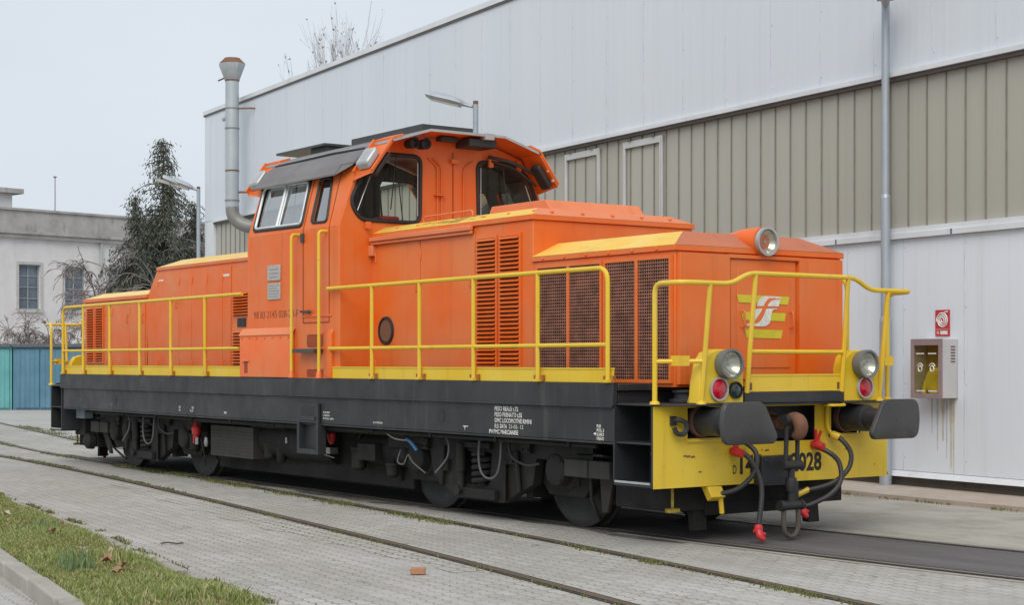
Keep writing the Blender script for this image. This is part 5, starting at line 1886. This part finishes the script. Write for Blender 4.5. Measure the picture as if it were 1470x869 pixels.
b.build('white_print', 'white', pane)
b = MB()
b.box(-W_ + 0.013, W_ - 0.013, -0.03, -0.014, 0.013, H_ - 0.013)
b.build('back_lining', M.setdefault('olive', plain('olive_lining', (0.40, 0.31, 0.07), 0.7)), hc)
b = MB()
b.lathe((0.05, -0.06, 0.19), (0, -1, 0), [(0, 0.17), (0.10, 0.17), (0.11, 0.14), (0.09, 0.05)], 28)
b.tube([(-0.17, -0.14, 0.02), (-0.12, -0.13, 0.20)], [0.03, 0.04], 8)
b.build('hose_reel', M.setdefault('hoseyellow', plain('yellow_hose', (0.74, 0.58, 0.06), 0.6)), hc)
# red sign above
sg = thing('fire_hose_sign', 'small red and white fire hose sign above the grey cabinet', 'sign', hl(-1.19, -0.055, 1.86), BROT)
b = MB()
b.box(-0.115, 0.115, -0.008, 0.0, 0, 0.31)
b.build('sign_plate', M.setdefault('signred', plain('sign_red', (0.52, 0.035, 0.05), 0.5)), sg)
b = MB()
sp = []
for i in range(80):
    a = i / 79 * 2 * pi * 3.2
    r_ = 0.012 + 0.082 * i / 79
    sp.append((r_ * cos(a + 2.0), -0.0095, 0.185 + r_ * sin(a + 2.0)))
b.tube(sp, 0.009, 4)
b.tube([sp[-1], (0.04, -0.0095, 0.283), (0.09, -0.0095, 0.287)], 0.008, 4)
b.box(-0.10, 0.10, -0.0105, -0.0085, 0.078, 0.082)
b.box(-0.03, 0.085, -0.0105, -0.0085, 0.02, 0.062)
put_text(b, 'N', (-0.085, -0.0105, 0.022), UX, UZ, 0.038, bold=0.02, sx=0.9)
b.build('sign_print', 'white', sg, recalc=False)

# ================================================================== FAR LEFT: garages and old building


def cs(px, D, z=0.0):
    """point at depth D along picture column px"""
    p = CAM + FW * D + RT * ((px - 735) / 2345.65 * D)
    return Vector((p.x, p.y, z))


M['teal'] = paint('teal_door_paint', (0.10, 0.33, 0.335), dirt=(0.03, 0.10, 0.10), amt=0.4, rough=0.6, fade=(0.14, 0.40, 0.395))
M['blue'] = paint('blue_door_paint', (0.075, 0.185, 0.265), dirt=(0.03, 0.06, 0.08), amt=0.5, rough=0.6, fade=(0.11, 0.245, 0.33))
gar_rot = cam_dir(RT)
for nm, px0, px1, mt, lab in (('garage', -62, 17, 'teal', 'teal metal lock-up garage left of the blue one'), ('garage', 19, 96, 'blue', 'blue metal lock-up garage with paired doors beside the teal one'), ('garage', 98, 176, 'blue', 'blue metal lock-up garage mostly hidden behind the rear of the locomotive')):
    a_ = cs(px0, 53.5)
    wid = (px1 - px0) / 2345.65 * 53.5
    t = thing(nm, lab, 'garage', a_, gar_rot, 'metal garages at the yard end')
    b = MB()
    b.box(0, wid, 0, 4.5, 0, 2.05)
    b.build('wall', mt, t)
    b = MB()
    b.box(-0.005, wid + 0.005, -0.15, 4.55, 2.053, 2.12)
    k_ = 22
    for i in range(k_):
        b.tube([(wid * (i + 0.5) / k_, -0.16, 2.125), (wid * (i + 0.5) / k_, 4.5, 2.125)], 0.03, 6)
    b.build('roof', M.setdefault('garroof', plain('garage_roof', (0.13, 0.14, 0.14), 0.7)), t)
    for j in range(2):
        b = MB()
        xa, xb = 0.08 + j * (wid - 0.1) / 2, 0.08 + (j + 1) * (wid - 0.1) / 2 - 0.05
        b.box(xa, xb, -0.04, -0.003, 0.05, 1.98)
        for i in range(1, 5):
            xx = xa + (xb - xa) * i / 5
            b.box(xx - 0.012, xx + 0.012, -0.052, -0.041, 0.06, 1.97)
        b.build('door', mt, t, bevel=0.006)

# old plastered building
DIRW = (RT * 4.2 + FW * 4.5).normalized()
ob_rot = math.atan2(DIRW.y, DIRW.x)
OB = cs(0, 70)
M['plaster'] = paint('stained_plaster', (0.66, 0.63, 0.625), dirt=(0.38, 0.35, 0.335), amt=0.5, rough=0.9, fade=(0.74, 0.715, 0.71), streak=(0.9, 0.9, 0.35))
M['parapet'] = paint('weathered_parapet', (0.33, 0.31, 0.295), dirt=(0.12, 0.115, 0.105), amt=0.9, rough=0.9, fade=(0.46, 0.44, 0.42), streak=(2.2, 2.2, 1.0))
t = thing('plaster_building', 'old stained plaster building with a weathered parapet and tall windows behind the garages', 'building', OB, ob_rot)
XW0, XW1 = -14.0, 15.0
b = MB()
wins = []
for i in range(-6, 6):
    xc_ = 1.415 + i * 2.26
    wins.append((xc_ - 0.525, xc_ + 0.525))
holes = []
for (a_, c_) in wins:
    holes.append([(a_, 3.85), (c_, 3.85), (c_, 5.80), (a_, 5.80)])
b.holed([(XW0, 0), (XW1, 0), (XW1, 7.1), (XW0, 7.1)], holes, lambda u, v, d: (u, d, v), 0, 0.3)
b.box(XW0, XW1, 0.6, 9, 0, 7.1)
b.build('wall', 'plaster', t)
b = MB()
b.box(XW0 - 0.1, XW1 + 0.1, -0.32, 0.4, 7.103, 7.22)
b.box(XW0 - 0.1, XW1 + 0.1, -0.22, 0.4, 6.93, 7.10)
b.box(XW0, XW1, -0.05, 0.3, 7.223, 8.12)
b.box(XW0 - 0.1, XW1 + 0.1, -0.14, 0.36, 8.123, 8.22)
b.build('parapet', 'parapet', t)
b = MB()
b.box(XW0, XW1, 0.4, 9, 7.103, 7.4)
b.build('roof', 'roofgrey', t)
for (a_, c_) in wins:
    b = MB()
    b.face([(a_, 0.2, 3.85), (c_, 0.2, 3.85), (c_, 0.2, 5.80), (a_, 0.2, 5.80)])
    wn_ = b.build('window', M.setdefault('farpane', plain('dusty_blue_pane', (0.13, 0.16, 0.195), 0.3, var=0.35, scale=1.6)), t, recalc=False)
    b = MB()
    for xx in (a_ + 0.03, (a_ + c_) / 2, c_ - 0.03):
        b.box(xx - 0.025, xx + 0.025, 0.15, 0.197, 3.85, 5.80)
    for zz in (3.88, 4.33, 4.82, 5.3, 5.77):
        b.box(a_ + 0.056, c_ - 0.056, 0.155, 0.196, zz - 0.02, zz + 0.02)
    b.build('frame', M.setdefault('farframe', plain('faded_frame', (0.30, 0.33, 0.34), 0.6)), wn_)
    b = MB()
    b.box(a_ - 0.12, c_ + 0.12, -0.1, 0.18, 3.72, 3.848)
    for (u0, u1, v0, v1) in ((a_ - 0.12, a_ - 0.003, 3.85, 5.92), (c_ + 0.003, c_ + 0.12, 3.85, 5.92), (a_ - 0.001, c_ + 0.001, 5.803, 5.92)):
        b.box(u0, u1, -0.035, -0.002, v0, v1)
    b.build('sill', M.setdefault('farsill', plain('window_surround', (0.50, 0.48, 0.47), 0.8)), wn_)
b = MB()
b.tube([(4.95, -0.12, 7.0), (4.95, -0.12, 6.2), (4.98, -0.1, 0.0)], 0.06, 8)
b.build('downpipe', 'palegrey', t)
# penthouse
b = MB()
b.box(-6.5, 1.5, 1.6, 6, 7.405, 9.0)
b.build('rooftop_room', 'plaster', t)
b = MB()
b.box(-6.7, 1.9, 1.3, 6.3, 9.003, 9.22)
b.build('rooftop_slab', 'parapet', t)
b = MB()
b.box(-1.9, 0.0, 1.585, 1.598, 8.2, 8.93)
b.build('rooftop_window', M['farpane'], t)
b = MB()
for xx in (-1.9, -1.25, -0.62, -0.02):
    b.box(xx - 0.025, xx + 0.025, 1.56, 1.583, 8.2, 8.93)
b.box(-1.9, 0, 1.562, 1.582, 8.55, 8.59)
b.build('rooftop_frame', M['farframe'], t)
b = MB()
b.tube([(4.0, 2.2, 7.4), (4.0, 2.2, 9.95)], 0.035, 6)
b.lathe((4.0, 2.2, 9.95), (0, 0, 1), [(0, 0.04), (0.06, 0.10), (0.1, 0.02)], 8)
b.build('antenna_mast', 'palegrey', t)


# ================================================================== VEGETATION
def mat_leaf(name, c0, c1, c2, rough=0.7):
    m, n, b, l = new_mat(name)
    gm = n.nodes.new('ShaderNodeNewGeometry')
    r_ = n.nodes.new('ShaderNodeValToRGB')
    r_.color_ramp.elements[0].color = c4(c0)
    r_.color_ramp.elements[1].color = c4(c2)
    e_ = r_.color_ramp.elements.new(0.55)
    e_.color = c4(c1)
    l.new(gm.outputs['Random Per Island'], r_.inputs[0])
    l.new(r_.outputs[0], b.inputs['Base Color'])
    b.inputs['Roughness'].default_value = rough
    b.inputs['Specular IOR Level'].default_value = 0.25
    return m


M['needles'] = mat_leaf('conifer_needles', (0.050, 0.068, 0.050), (0.085, 0.104, 0.076), (0.17, 0.145, 0.115))
M['bark'] = plain('grey_bark', (0.085, 0.07, 0.062), 0.9, var=0.3)
M['twig'] = plain('bare_twig', (0.20, 0.17, 0.16), 0.9, var=0.25)
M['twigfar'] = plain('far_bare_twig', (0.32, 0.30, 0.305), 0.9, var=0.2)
M['grass'] = mat_leaf('grass_blade', (0.17, 0.23, 0.065), (0.275, 0.33, 0.10), (0.50, 0.45, 0.25))
M['moss'] = mat_leaf('moss_tuft', (0.085, 0.105, 0.03), (0.14, 0.16, 0.045), (0.24, 0.22, 0.09))
M['lowweed'] = mat_leaf('dry_low_weeds', (0.14, 0.19, 0.05), (0.25, 0.28, 0.09), (0.44, 0.36, 0.20))
M['weed'] = mat_leaf('dark_weed', (0.12, 0.19, 0.085), (0.17, 0.25, 0.115), (0.25, 0.33, 0.16))


def conifer(loc, h, r, label, seed, n_w=34):
    """drooping conifer: whorls of hanging branches carrying sprays of small needle fans"""
    rn = random.Random(seed)
    t = thing('conifer_tree', label, 'tree', loc, 0, 'conifers behind the garages')
    b = MB()
    b.tube([(0, 0, 0), (0.03, 0, h * 0.5), (0, 0.02, h)], [0.2, 0.11, 0.015], 8)
    V, F = [], []

    def spray(p, d, ln, wd):
        """one hanging needle fan: a few narrow blades"""
        nonlocal V, F
        u_ = d.normalized()
        s_ = u_.cross(Vector((rn.uniform(-1, 1), rn.uniform(-1, 1), rn.uniform(-0.3, 0.3))))
        if s_.length < 1e-3:
            return
        s_.normalize()
        o = len(V)
        a = p
        V += [a - s_ * wd * 0.3, a + s_ * wd * 0.3, a + u_ * ln * 0.6 + s_ * wd * 0.5, a + u_ * ln, a + u_ * ln * 0.55 - s_ * wd * 0.5]
        F.append((o, o + 1, o + 2, o + 3, o + 4))

    for w_ in range(n_w):
        f = w_ / (n_w - 1)
        z = h * (0.10 + 0.88 * f)
        rr = r * (min(1.0, 0.80 + 0.6 * f) if f < 0.5 else max(0.13, 1.0 - 0.42 * ((f - 0.5) / 0.22) if f < 0.72 else 0.58 - 0.50 * (f - 0.72) / 0.28)) * ((0.7 + 0.55 * rn.random()) if f < 0.68 else (0.55 + 1.1 * rn.random()))
        nb = max(4, int(10 * (1 - f)) + 4)
        for k_ in range(nb):
            az = rn.uniform(0, 2 * pi)
            ln = rr * rn.uniform(0.45, 1.15)
            d0 = Vector((cos(az), sin(az), rn.uniform(0.05, 0.5)))
            pts = [Vector((0, 0, z))]
            for i in range(1, 6):
                q = i / 5
                pts.append(Vector((cos(az) * ln * q, sin(az) * ln * q, z + ln * (0.34 * q - 0.62 * q * q) + rn.uniform(-0.05, 0.05))))
            b.tube(pts, [0.025 * (1 - i / 6) + 0.004 for i in range(6)], 4, cap=False)
            ns = int(16 + ln * (62 if f < 0.68 else 40))
            for j in range(ns):
                q = rn.uniform(0.15, 1.0)
                i = min(4, int(q * 5))
                p = pts[i].lerp(pts[i + 1], q * 5 - i)
                p = p + Vector((rn.gauss(0, 0.12), rn.gauss(0, 0.12), rn.gauss(0, 0.10)))
                d = Vector((cos(az) * 0.4 + rn.uniform(-0.6, 0.6), sin(az) * 0.4 + rn.uniform(-0.6, 0.6), -rn.uniform(0.3, 1.2)))
                spray(p, d, rn.uniform(0.08, 0.20), rn.uniform(0.02, 0.045))
    b.build('trunk', 'bark', t)
    me = bpy.data.meshes.new('crown')
    me.from_pydata(V, [], F)
    me.materials.append(M['needles'])
    o = bpy.data.objects.new('crown', me)
    COL.objects.link(o)
    o.parent = t
    return t


conifer(cs(234, 60), 9.8, 1.9, 'tallest dark drooping conifer with a thin ragged top, behind the garages', 3, 52)
conifer(cs(279, 61.5), 7.6, 1.35, 'shorter dark conifer just right of the tallest one, next to the hall', 11, 38)
conifer(cs(194, 59), 7.6, 1.35, 'low dark conifer on the left flank of the tallest one', 17, 38)


def bare_tree(name, loc, h, label, seed, mat='twig', levels=5, spread=0.55, r0=0.09, arch=0.0, stems=1, cat='tree', group=None, leafy=0, lean=(0, 0), taper=0.66, minr=0.006, jit=0.13, wide=1.0):
    rn = random.Random(seed)
    t = thing(name, label, cat, loc, rn.uniform(0, 6), group)
    tr, tw = MB(), MB()
    tips = []

    def grow(p, d, ln, r_, lv):
        k_ = 4
        pts = [p]
        q, dd = Vector(p), Vector(d)
        for i in range(k_):
            dd = (dd + Vector((rn.gauss(0, jit), rn.gauss(0, jit), rn.gauss(0.02, 0.09) - arch * (i / k_) * (levels - lv) * 0.12))).normalized()
            q = q + dd * ln / k_
            pts.append(Vector(q))
        rs_ = [max(minr, r_ * (1 - 0.45 * i / k_)) for i in range(k_ + 1)]
        (tr if lv >= levels - 1 else tw).tube(pts, rs_, 6 if lv >= levels - 1 else 3, cap=False)
        if lv <= 0:
            tips.append(q)
            return
        n_ = rn.choice((2, 3, 3)) if lv > 1 else rn.choice((3, 4, 5))
        for c_ in range(n_):
            i = rn.randint(1, k_)
            if c_ == 0:
                i = k_
            base = pts[i]
            ax = dd.orthogonal().normalized()
            ax.rotate(Matrix.Rotation(rn.uniform(0, 2 * pi), 3, dd))
            nd = (dd + ax * rn.uniform(spread * 0.6, spread * 1.5)).normalized()
            if c_ == 0:
                nd = (dd + ax * spread * 0.3).normalized()
            grow(base, nd, ln * rn.uniform(0.6, 0.85), max(minr, r_ * taper), lv - 1)

    for s_ in range(stems):
        a = rn.uniform(0, 2 * pi)
        d = Vector((cos(a) * (0.35 if stems > 1 else 0.05) + lean[0], sin(a) * (0.35 if stems > 1 else 0.05) + lean[1], 1)).normalized()
        grow(Vector((cos(a) * 0.1 * (stems > 1), sin(a) * 0.1 * (stems > 1), 0)), d, h * (0.30 if levels > 3 else 0.4), r0 * rn.uniform(0.7, 1), levels)
    # rescale to the wanted height
    zmax = max(v[2] for v in tw.v)
    k = h / zmax
    for mb in (tr, tw):
        mb.v = [(v[0] * k * wide, v[1] * k * wide, v[2] * k) for v in mb.v]
    tr.build('trunk', mat, t)
    if leafy:
        for q in rn.sample(tips, min(leafy, len(tips))):
            q = Vector((q.x * k * wide, q.y * k * wide, q.z * k))
            s_ = rn.uniform(0.05, 0.10)
            tw.add([q + Vector((rn.uniform(-s_, s_), rn.uniform(-s_, s_), rn.uniform(-s_, s_) * 1.4)) for _ in range(4)], [(0, 1, 2), (0, 2, 3), (0, 1, 3), (1, 2, 3)])
    tw.build('crown', mat, t)
    return t


GS = 'bare shrubs between the garages and the old building'
bare_tree('bare_shrub', cs(72, 60), 3.6, 'leafless arching shrub in front of the left pair of windows', 21, levels=5, stems=4, arch=1.0, r0=0.05, cat='shrub', group=GS, minr=0.009)
bare_tree('bare_shrub', cs(136, 59), 4.6, 'leafless tangled shrub rising over the blue garage roof', 22, levels=5, stems=4, arch=1.1, r0=0.055, cat='shrub', group=GS, minr=0.009)
bare_tree('bare_tree', cs(150, 58.5), 6.6, 'leaning leafless tree with long arching boughs left of the conifers', 25, levels=5, stems=4, arch=1.2, r0=0.085, cat='tree', group=GS, lean=(0.1, -0.3), minr=0.010)
bare_tree('bare_shrub', cs(10, 60), 4.0, 'low leafless shrub at the far left above the teal garage', 28, levels=5, stems=4, arch=0.8, r0=0.045, cat='shrub', group=GS, minr=0.009)
GB = 'bare trees behind the hall roof'
for i, (px, D, z, lab) in enumerate(((456, 88, 18.6, 'leftmost bare treetop over the roof edge of the white hall'), (479, 90, 20.4, 'tall thin bare treetop left of the middle over the white hall roof'), (500, 88, 20.9, 'middle bare treetop standing highest over the white hall roof'), (528, 90, 21.6, 'forked bare treetop right of the middle over the white hall roof'), (550, 92, 20.9, 'rightmost faint bare treetop over the white hall roof'))):
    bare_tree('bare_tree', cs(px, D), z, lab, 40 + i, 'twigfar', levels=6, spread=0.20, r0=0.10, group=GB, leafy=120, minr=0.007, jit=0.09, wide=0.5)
# bare trees across the yard, out of the picture, seen mirrored in the cab side windows
bare_tree('bare_tree', (-14.5, -6.6, 0), 12.5, 'bare tree across the yard mirrored in the cab side window', 61, levels=6, r0=0.16, group='bare trees across the yard', minr=0.03)
bare_tree('bare_tree', (-21, -9.3, 0), 14.5, 'second bare tree across the yard mirrored in the cab side window', 62, levels=6, r0=0.16, group='bare trees across the yard', minr=0.02)

# ---- grass verge and kerb
edge_ = lerp_curve([(-20, -1.9), (-1.3, -4.11), (0.88, -4.38), (3.1, -4.66), (5.47, -5.10), (6.96, -5.31), (8.16, -5.45), (12, -6.0), (16, -6.7)])
kerb_ = lerp_curve([(-20, -2.2), (-6, -4.45), (0, -5.24), (4.61, -6.02), (5.93, -6.25), (7.49, -6.51), (8.05, -6.62), (12, -7.4), (16, -8.2)])
kerb_raw = kerb_
kerb_ = lambda x: kerb_raw(x) - 0.16
M['soil'] = None


def mat_soil():
    m, n, b, l = new_mat('mossy_turf')
    v = coord(n, l)
    c = mixc(n, l, ramp(n, l, noise(n, l, 7.0, v, 8, 0.75), 0.38, 0.62), (0.14, 0.17, 0.04), (0.26, 0.26, 0.075))
    c = mixc(n, l, ramp(n, l, noise(n, l, 5.5, v, 8, 0.75), 0.38, 0.56, 0, 0.85), c, (0.20, 0.155, 0.095))
    l.new(c, b.inputs['Base Color'])
    b.inputs['Roughness'].default_value = 0.95
    bump(n, l, b, noise(n, l, 30, v, 5), 0.6, 0.03)
    return m


M['soil'] = mat_soil()
from mathutils import noise as mnoise


def turf_z(x, y):
    lo, hi = kerb_(x) + 0.14, edge_(x) - 0.12
    if hi <= lo:
        return 0.02
    t = (y - lo) / (hi - lo)
    e_ = max(0.0, min(1.0, t, 1 - t)) if 0 <= t <= 1 else 0
    base = 0.085 * (1 - t) + 0.012 * t
    return base + 0.06 * min(1, e_ * 4) + 0.035 * mnoise.noise(Vector((x * 1.3, y * 1.3, 0))) * min(1, e_ * 5)


b = MB()
nx, ny = 150, 14
x0_, x1_ = -14.0, 15.0
for i in range(nx + 1):
    x_ = x0_ + (x1_ - x0_) * i / nx
    lo, hi = kerb_(x_) + 0.14, edge_(x_) - 0.12
    for j in range(ny + 1):
        y_ = lo + (hi - lo) * j / ny
        b.v.append((x_, y_, turf_z(x_, y_)))
for i in range(nx):
    for j in range(ny):
        a = i * (ny + 1) + j
        b.f.append((a, a + ny + 1, a + ny + 2, a + 1))
        b.fm.append(0)
structure(b.build('grass_verge', 'soil', recalc=False))

rn = random.Random(99)


def blades(name, pts, mat, hmin, hmax, wmin, wmax):
    V, F = [], []
    for (x_, y_, z_, s_) in pts:
        a = rn.uniform(0, 2 * pi)
        h_ = rn.uniform(hmin, hmax) * s_
        w_ = rn.uniform(wmin, wmax)
        dx, dy = cos(a) * w_, sin(a) * w_
        lx, ly = rn.gauss(0, 0.45) * h_, rn.gauss(0, 0.45) * h_
        o = len(V)
        V += [(x_ - dx, y_ - dy, z_ - 0.01), (x_ + dx, y_ + dy, z_ - 0.01), (x_ + dx * 0.6 + lx * 0.4, y_ + dy * 0.6 + ly * 0.4, z_ + h_ * 0.6), (x_ + lx, y_ + ly, z_ + h_), (x_ - dx * 0.6 + lx * 0.4, y_ - dy * 0.6 + ly * 0.4, z_ + h_ * 0.6)]
        F.append((o, o + 1, o + 2, o + 3, o + 4))
    me = bpy.data.meshes.new(name)
    me.from_pydata(V, [], F)
    me.materials.append(M[mat])
    o = bpy.data.objects.new(name, me)
    COL.objects.link(o)
    return o


pts, low = [], []
while len(pts) < 42000:
    x_ = rn.uniform(-5, 10.5)
    lo, hi = kerb_(x_) + 0.13, edge_(x_) - 0.10
    if hi <= lo:
        continue
    y_ = rn.uniform(lo, hi)
    dn = mnoise.noise(Vector((x_ * 1.1, y_ * 1.1, 3.1)))
    if rn.random() > 0.46 + dn * 1.4:
        if rn.random() < 0.55:
            low.append((x_, y_, turf_z(x_, y_), rn.uniform(0.25, 0.6)))
        continue
    tall = 0.32 + 0.75 * max(0, mnoise.noise(Vector((x_ * 1.1, y_ * 1.3, 9.0))) + 0.15) + 0.40 * max(0, min(1, (x_ - 6.2) / 2.0))
    pts.append((x_, y_, turf_z(x_, y_), tall))
tag(blades('grass', pts, 'grass', 0.03, 0.10, 0.003, 0.006), 'short patchy green grass on the verge in the lower left corner', 'grass', kind='stuff')

tag(blades('low_weeds', low, 'lowweed', 0.02, 0.06, 0.004, 0.011), 'thin low moss, dry blades and litter between the grass of the verge', 'weeds', kind='stuff')
# moss and weeds in the rail grooves and between blocks
pts = []
for fn, xa, xb, n_, side, wd in ((railA, -20, -3.5, 3800, 0.05, 0.09), (railA, -3.5, -0.5, 900, 0.05, 0.05), (railB, -6, 4.7, 4600, -0.06, 0.12), (railA, -0.5, 9.5, 700, -0.06, 0.04), (railB, 6.8, 11.5, 1700, -0.07, 0.06), (railB, 4.7, 6.8, 160, -0.05, 0.03), (lambda x: yc(x) - HG, -20, -7, 1800, -0.08, 0.08), (lambda x: yc(x) + HG, -22, -8, 2500, 0.15, 0.25)):
    for _ in range(n_):
        x_ = rn.uniform(xa, xb)
        if mnoise.noise(Vector((x_ * 1.3, fn(0), 5))) < 0.02 and rn.random() < 0.85:
            continue
        y_ = fn(x_) + side + rn.gauss(0, wd * 0.55)
        pts.append((x_, y_, 0.004, 0.38))
for _ in range(2600):                                   # edge of the red pavement
    x_ = rn.uniform(-12, 9)
    p_ = hl(x_, -1.17 + rn.gauss(0, 0.03))
    if mnoise.noise(Vector((x_ * 1.4, 0, 7))) > -0.05:
        pts.append((p_[0], p_[1], 0.0, 0.6))
for _ in range(2500):                                   # moss along the verge edging stones
    x_ = rn.uniform(-2, 9)
    if mnoise.noise(Vector((x_ * 1.6, 4, 7))) > 0.0:
        pts.append((x_, edge_(x_) + 0.03 + rn.gauss(0, 0.03), 0.0, 0.5))
tag(blades('moss', pts, 'moss', 0.02, 0.07, 0.004, 0.010), 'green moss and weeds growing along the sunken rails', 'moss', kind='stuff')

# kerb: raised stones below, flush edging above
KG = 'kerb stones of the verge'
b = MB()
x_ = -8.0
while x_ < 13:
    ln = 0.99
    a_, c_ = Vector((x_, kerb_(x_), 0)), Vector((x_ + ln, kerb_(x_ + ln), 0))
    d_ = (c_ - a_).normalized()
    n_ = Vector((-d_.y, d_.x, 0)) * 0.13
    zz = 0.115 + rn.uniform(-0.012, 0.012)
    c_ = a_ + d_ * (ln - 0.012)
    b.add([a_ + Vector((0, 0, -0.05)), c_ + Vector((0, 0, -0.05)), c_ + n_ + Vector((0, 0, -0.05)), a_ + n_ + Vector((0, 0, -0.05)),
           a_ + Vector((0, 0, zz)), c_ + Vector((0, 0, zz)), c_ + n_ + Vector((0, 0, zz)), a_ + n_ + Vector((0, 0, zz))],
          [(0, 3, 2, 1), (4, 5, 6, 7), (0, 1, 5, 4), (1, 2, 6, 5), (2, 3, 7, 6), (3, 0, 4, 7)])
    x_ += ln
structure(b.build('kerb', 'kerb', bevel=0.015))
b = MB()
x_ = -6.0
while x_ < 13:
    ln = 0.5
    a_, c_ = Vector((x_, edge_(x_) - 0.13, 0)), Vector((x_ + ln, edge_(x_ + ln) - 0.13, 0))
    d_ = (c_ - a_).normalized()
    n_ = Vector((-d_.y, d_.x, 0)) * 0.11
    zz = 0.018 + rn.uniform(-0.008, 0.012) + (0.03 if 5.2 < x_ < 6.3 else 0)
    c_ = a_ + d_ * (ln - 0.01)
    b.add([a_ + Vector((0, 0, -0.05)), c_ + Vector((0, 0, -0.05)), c_ + n_ + Vector((0, 0, -0.05)), a_ + n_ + Vector((0, 0, -0.05)),
           a_ + Vector((0, 0, zz)), c_ + Vector((0, 0, zz)), c_ + n_ + Vector((0, 0, zz)), a_ + n_ + Vector((0, 0, zz))],
          [(0, 3, 2, 1), (4, 5, 6, 7), (0, 1, 5, 4), (1, 2, 6, 5), (2, 3, 7, 6), (3, 0, 4, 7)])
    x_ += ln
structure(b.build('edging_kerb', 'kerb', bevel=0.008))


# ---- small loose things
def on_ground(px, py, z=0.0):
    d = FW + RT * ((px - 735) / 2345.65) + Vector((0, 0, -(py - 520.37) / 2345.65))
    t_ = (z - CAM.z) / d.z
    p = CAM + d * t_
    return Vector((p.x, p.y, z))


p = on_ground(600, 826)
b = MB()
b.box(-0.055, 0.055, -0.03, 0.03, 0, 0.05)
o = b.build('brick', M.setdefault('brickred', paint('broken_brick', (0.38, 0.185, 0.10), dirt=(0.22, 0.12, 0.08), amt=0.5, rough=0.9, streak=(20, 20, 20))), bevel=0.006)
o.location = p + Vector((0, 0, 0.004))
o.rotation_euler = (0, 0, 0.95)
tag(o, 'small broken orange brick lying on the block paving', 'brick')

M['leafbrown'] = plain('dead_leaf', (0.34, 0.21, 0.12), 0.8, var=0.3, scale=20)
M['leafpale'] = plain('pale_dead_leaf', (0.46, 0.38, 0.29), 0.8, var=0.2, scale=20)


def dead_leaf(px, py, size, mt, seed, label):
    r_ = random.Random(seed)
    p_ = on_ground(px, py, 0.10)
    z_ = turf_z(p_.x, p_.y) + 0.035
    b = MB()
    k_ = 11
    ring = []
    for i in range(k_):
        a = 2 * pi * i / k_
        rr = size * (0.55 + 0.45 * abs(cos(a * 2.5))) * r_.uniform(0.75, 1.15)
        ring.append((rr * cos(a), rr * 0.8 * sin(a), 0.02 * r_.uniform(0, 2) + size * 0.25 * abs(sin(a))))
    b.add([(0, 0, 0)] + ring, [(0, 1 + i, 1 + (i + 1) % k_) for i in range(k_)])
    o_ = b.build('dead_leaf', mt, recalc=False)
    o_.location = (p_.x, p_.y, z_)
    o_.rotation_euler = (r_.uniform(-0.5, 0.5), r_.uniform(-0.4, 0.4), r_.uniform(0, 6))
    tag(o_, label, 'leaf', 'dead leaves on the verge')
    return o_


dead_leaf(155, 815, 0.06, 'leafbrown', 1, 'largest curled brown leaf in the middle of the verge')
dead_leaf(176, 823, 0.045, 'leafbrown', 2, 'brown leaf just right of the largest curled leaf')
dead_leaf(74, 774, 0.045, 'leafbrown', 3, 'brown leaf beside the upper left tuft of dark blades')
dead_leaf(163, 796, 0.045, 'leafpale', 4, 'pale leaf lying highest near the edging stones')
dead_leaf(118, 799, 0.045, 'leafpale', 5, 'pale leaf right behind the dark tuft of long blades')
dead_leaf(170, 835, 0.05, 'leafbrown', 6, 'reddish brown leaf lowest on the verge')
dead_leaf(10, 750, 0.05, 'leafpale', 7, 'pale leaf at the left picture border on the verge')
dead_leaf(90, 757, 0.05, 'leafbrown', 8, 'small brown leaf near the upper rim of the verge')
for (px, py, n_, hh, lab, sd) in ((108, 822, 45, 0.17, 'dark tuft of long blue-green blades in front of the brown leaves', 1), (62, 762, 35, 0.12, 'small dark grass tuft at the upper left of the verge', 2), (180, 806, 60, 0.13, 'bright clump of broad blades right of the pale leaf', 3)):
    p_ = on_ground(px, py, 0.10)
    r2 = random.Random(sd)
    V, F = [], []
    zb = turf_z(p_.x, p_.y)
    for i in range(n_):
        x_, y_ = r2.gauss(0, 0.06 + 0.4 * 0.1), r2.gauss(0, 0.06)
        a = r2.uniform(0, 2 * pi)
        h_ = hh * r2.uniform(0.5, 1.1)
        w_ = 0.006
        lx, ly = r2.gauss(0, 0.25) * h_, r2.gauss(0, 0.25) * h_
        o_ = len(V)
        dx, dy = cos(a) * w_, sin(a) * w_
        V += [(x_ - dx, y_ - dy, -0.02), (x_ + dx, y_ + dy, -0.02), (x_ + dx * 0.8 + lx * 0.4, y_ + dy * 0.8 + ly * 0.4, h_ * 0.6), (x_ + lx, y_ + ly, h_), (x_ - dx * 0.8 + lx * 0.4, y_ - dy * 0.8 + ly * 0.4, h_ * 0.6)]
        F.append((o_, o_ + 1, o_ + 2, o_ + 3, o_ + 4))
    me = bpy.data.meshes.new('grass_tuft')
    me.from_pydata(V, [], F)
    me.materials.append(M['weed' if sd != 3 else 'grass'])
    o = bpy.data.objects.new('grass_tuft', me)
    COL.objects.link(o)
    o.location = (p_.x, p_.y, zb)
    tag(o, lab, 'plant', 'taller tufts on the verge')
b = MB()
b.tube([(-0.09, 0, 0.012), (-0.03, 0.012, 0.02), (0.05, -0.006, 0.012), (0.10, 0.01, 0.015)], 0.007, 5)
o = b.build('twig', 'bark')
o.location = on_ground(246, 783)
o.rotation_euler = (0, 0, 1.0)
tag(o, 'short dark twig on the bare paving above the verge', 'twig')
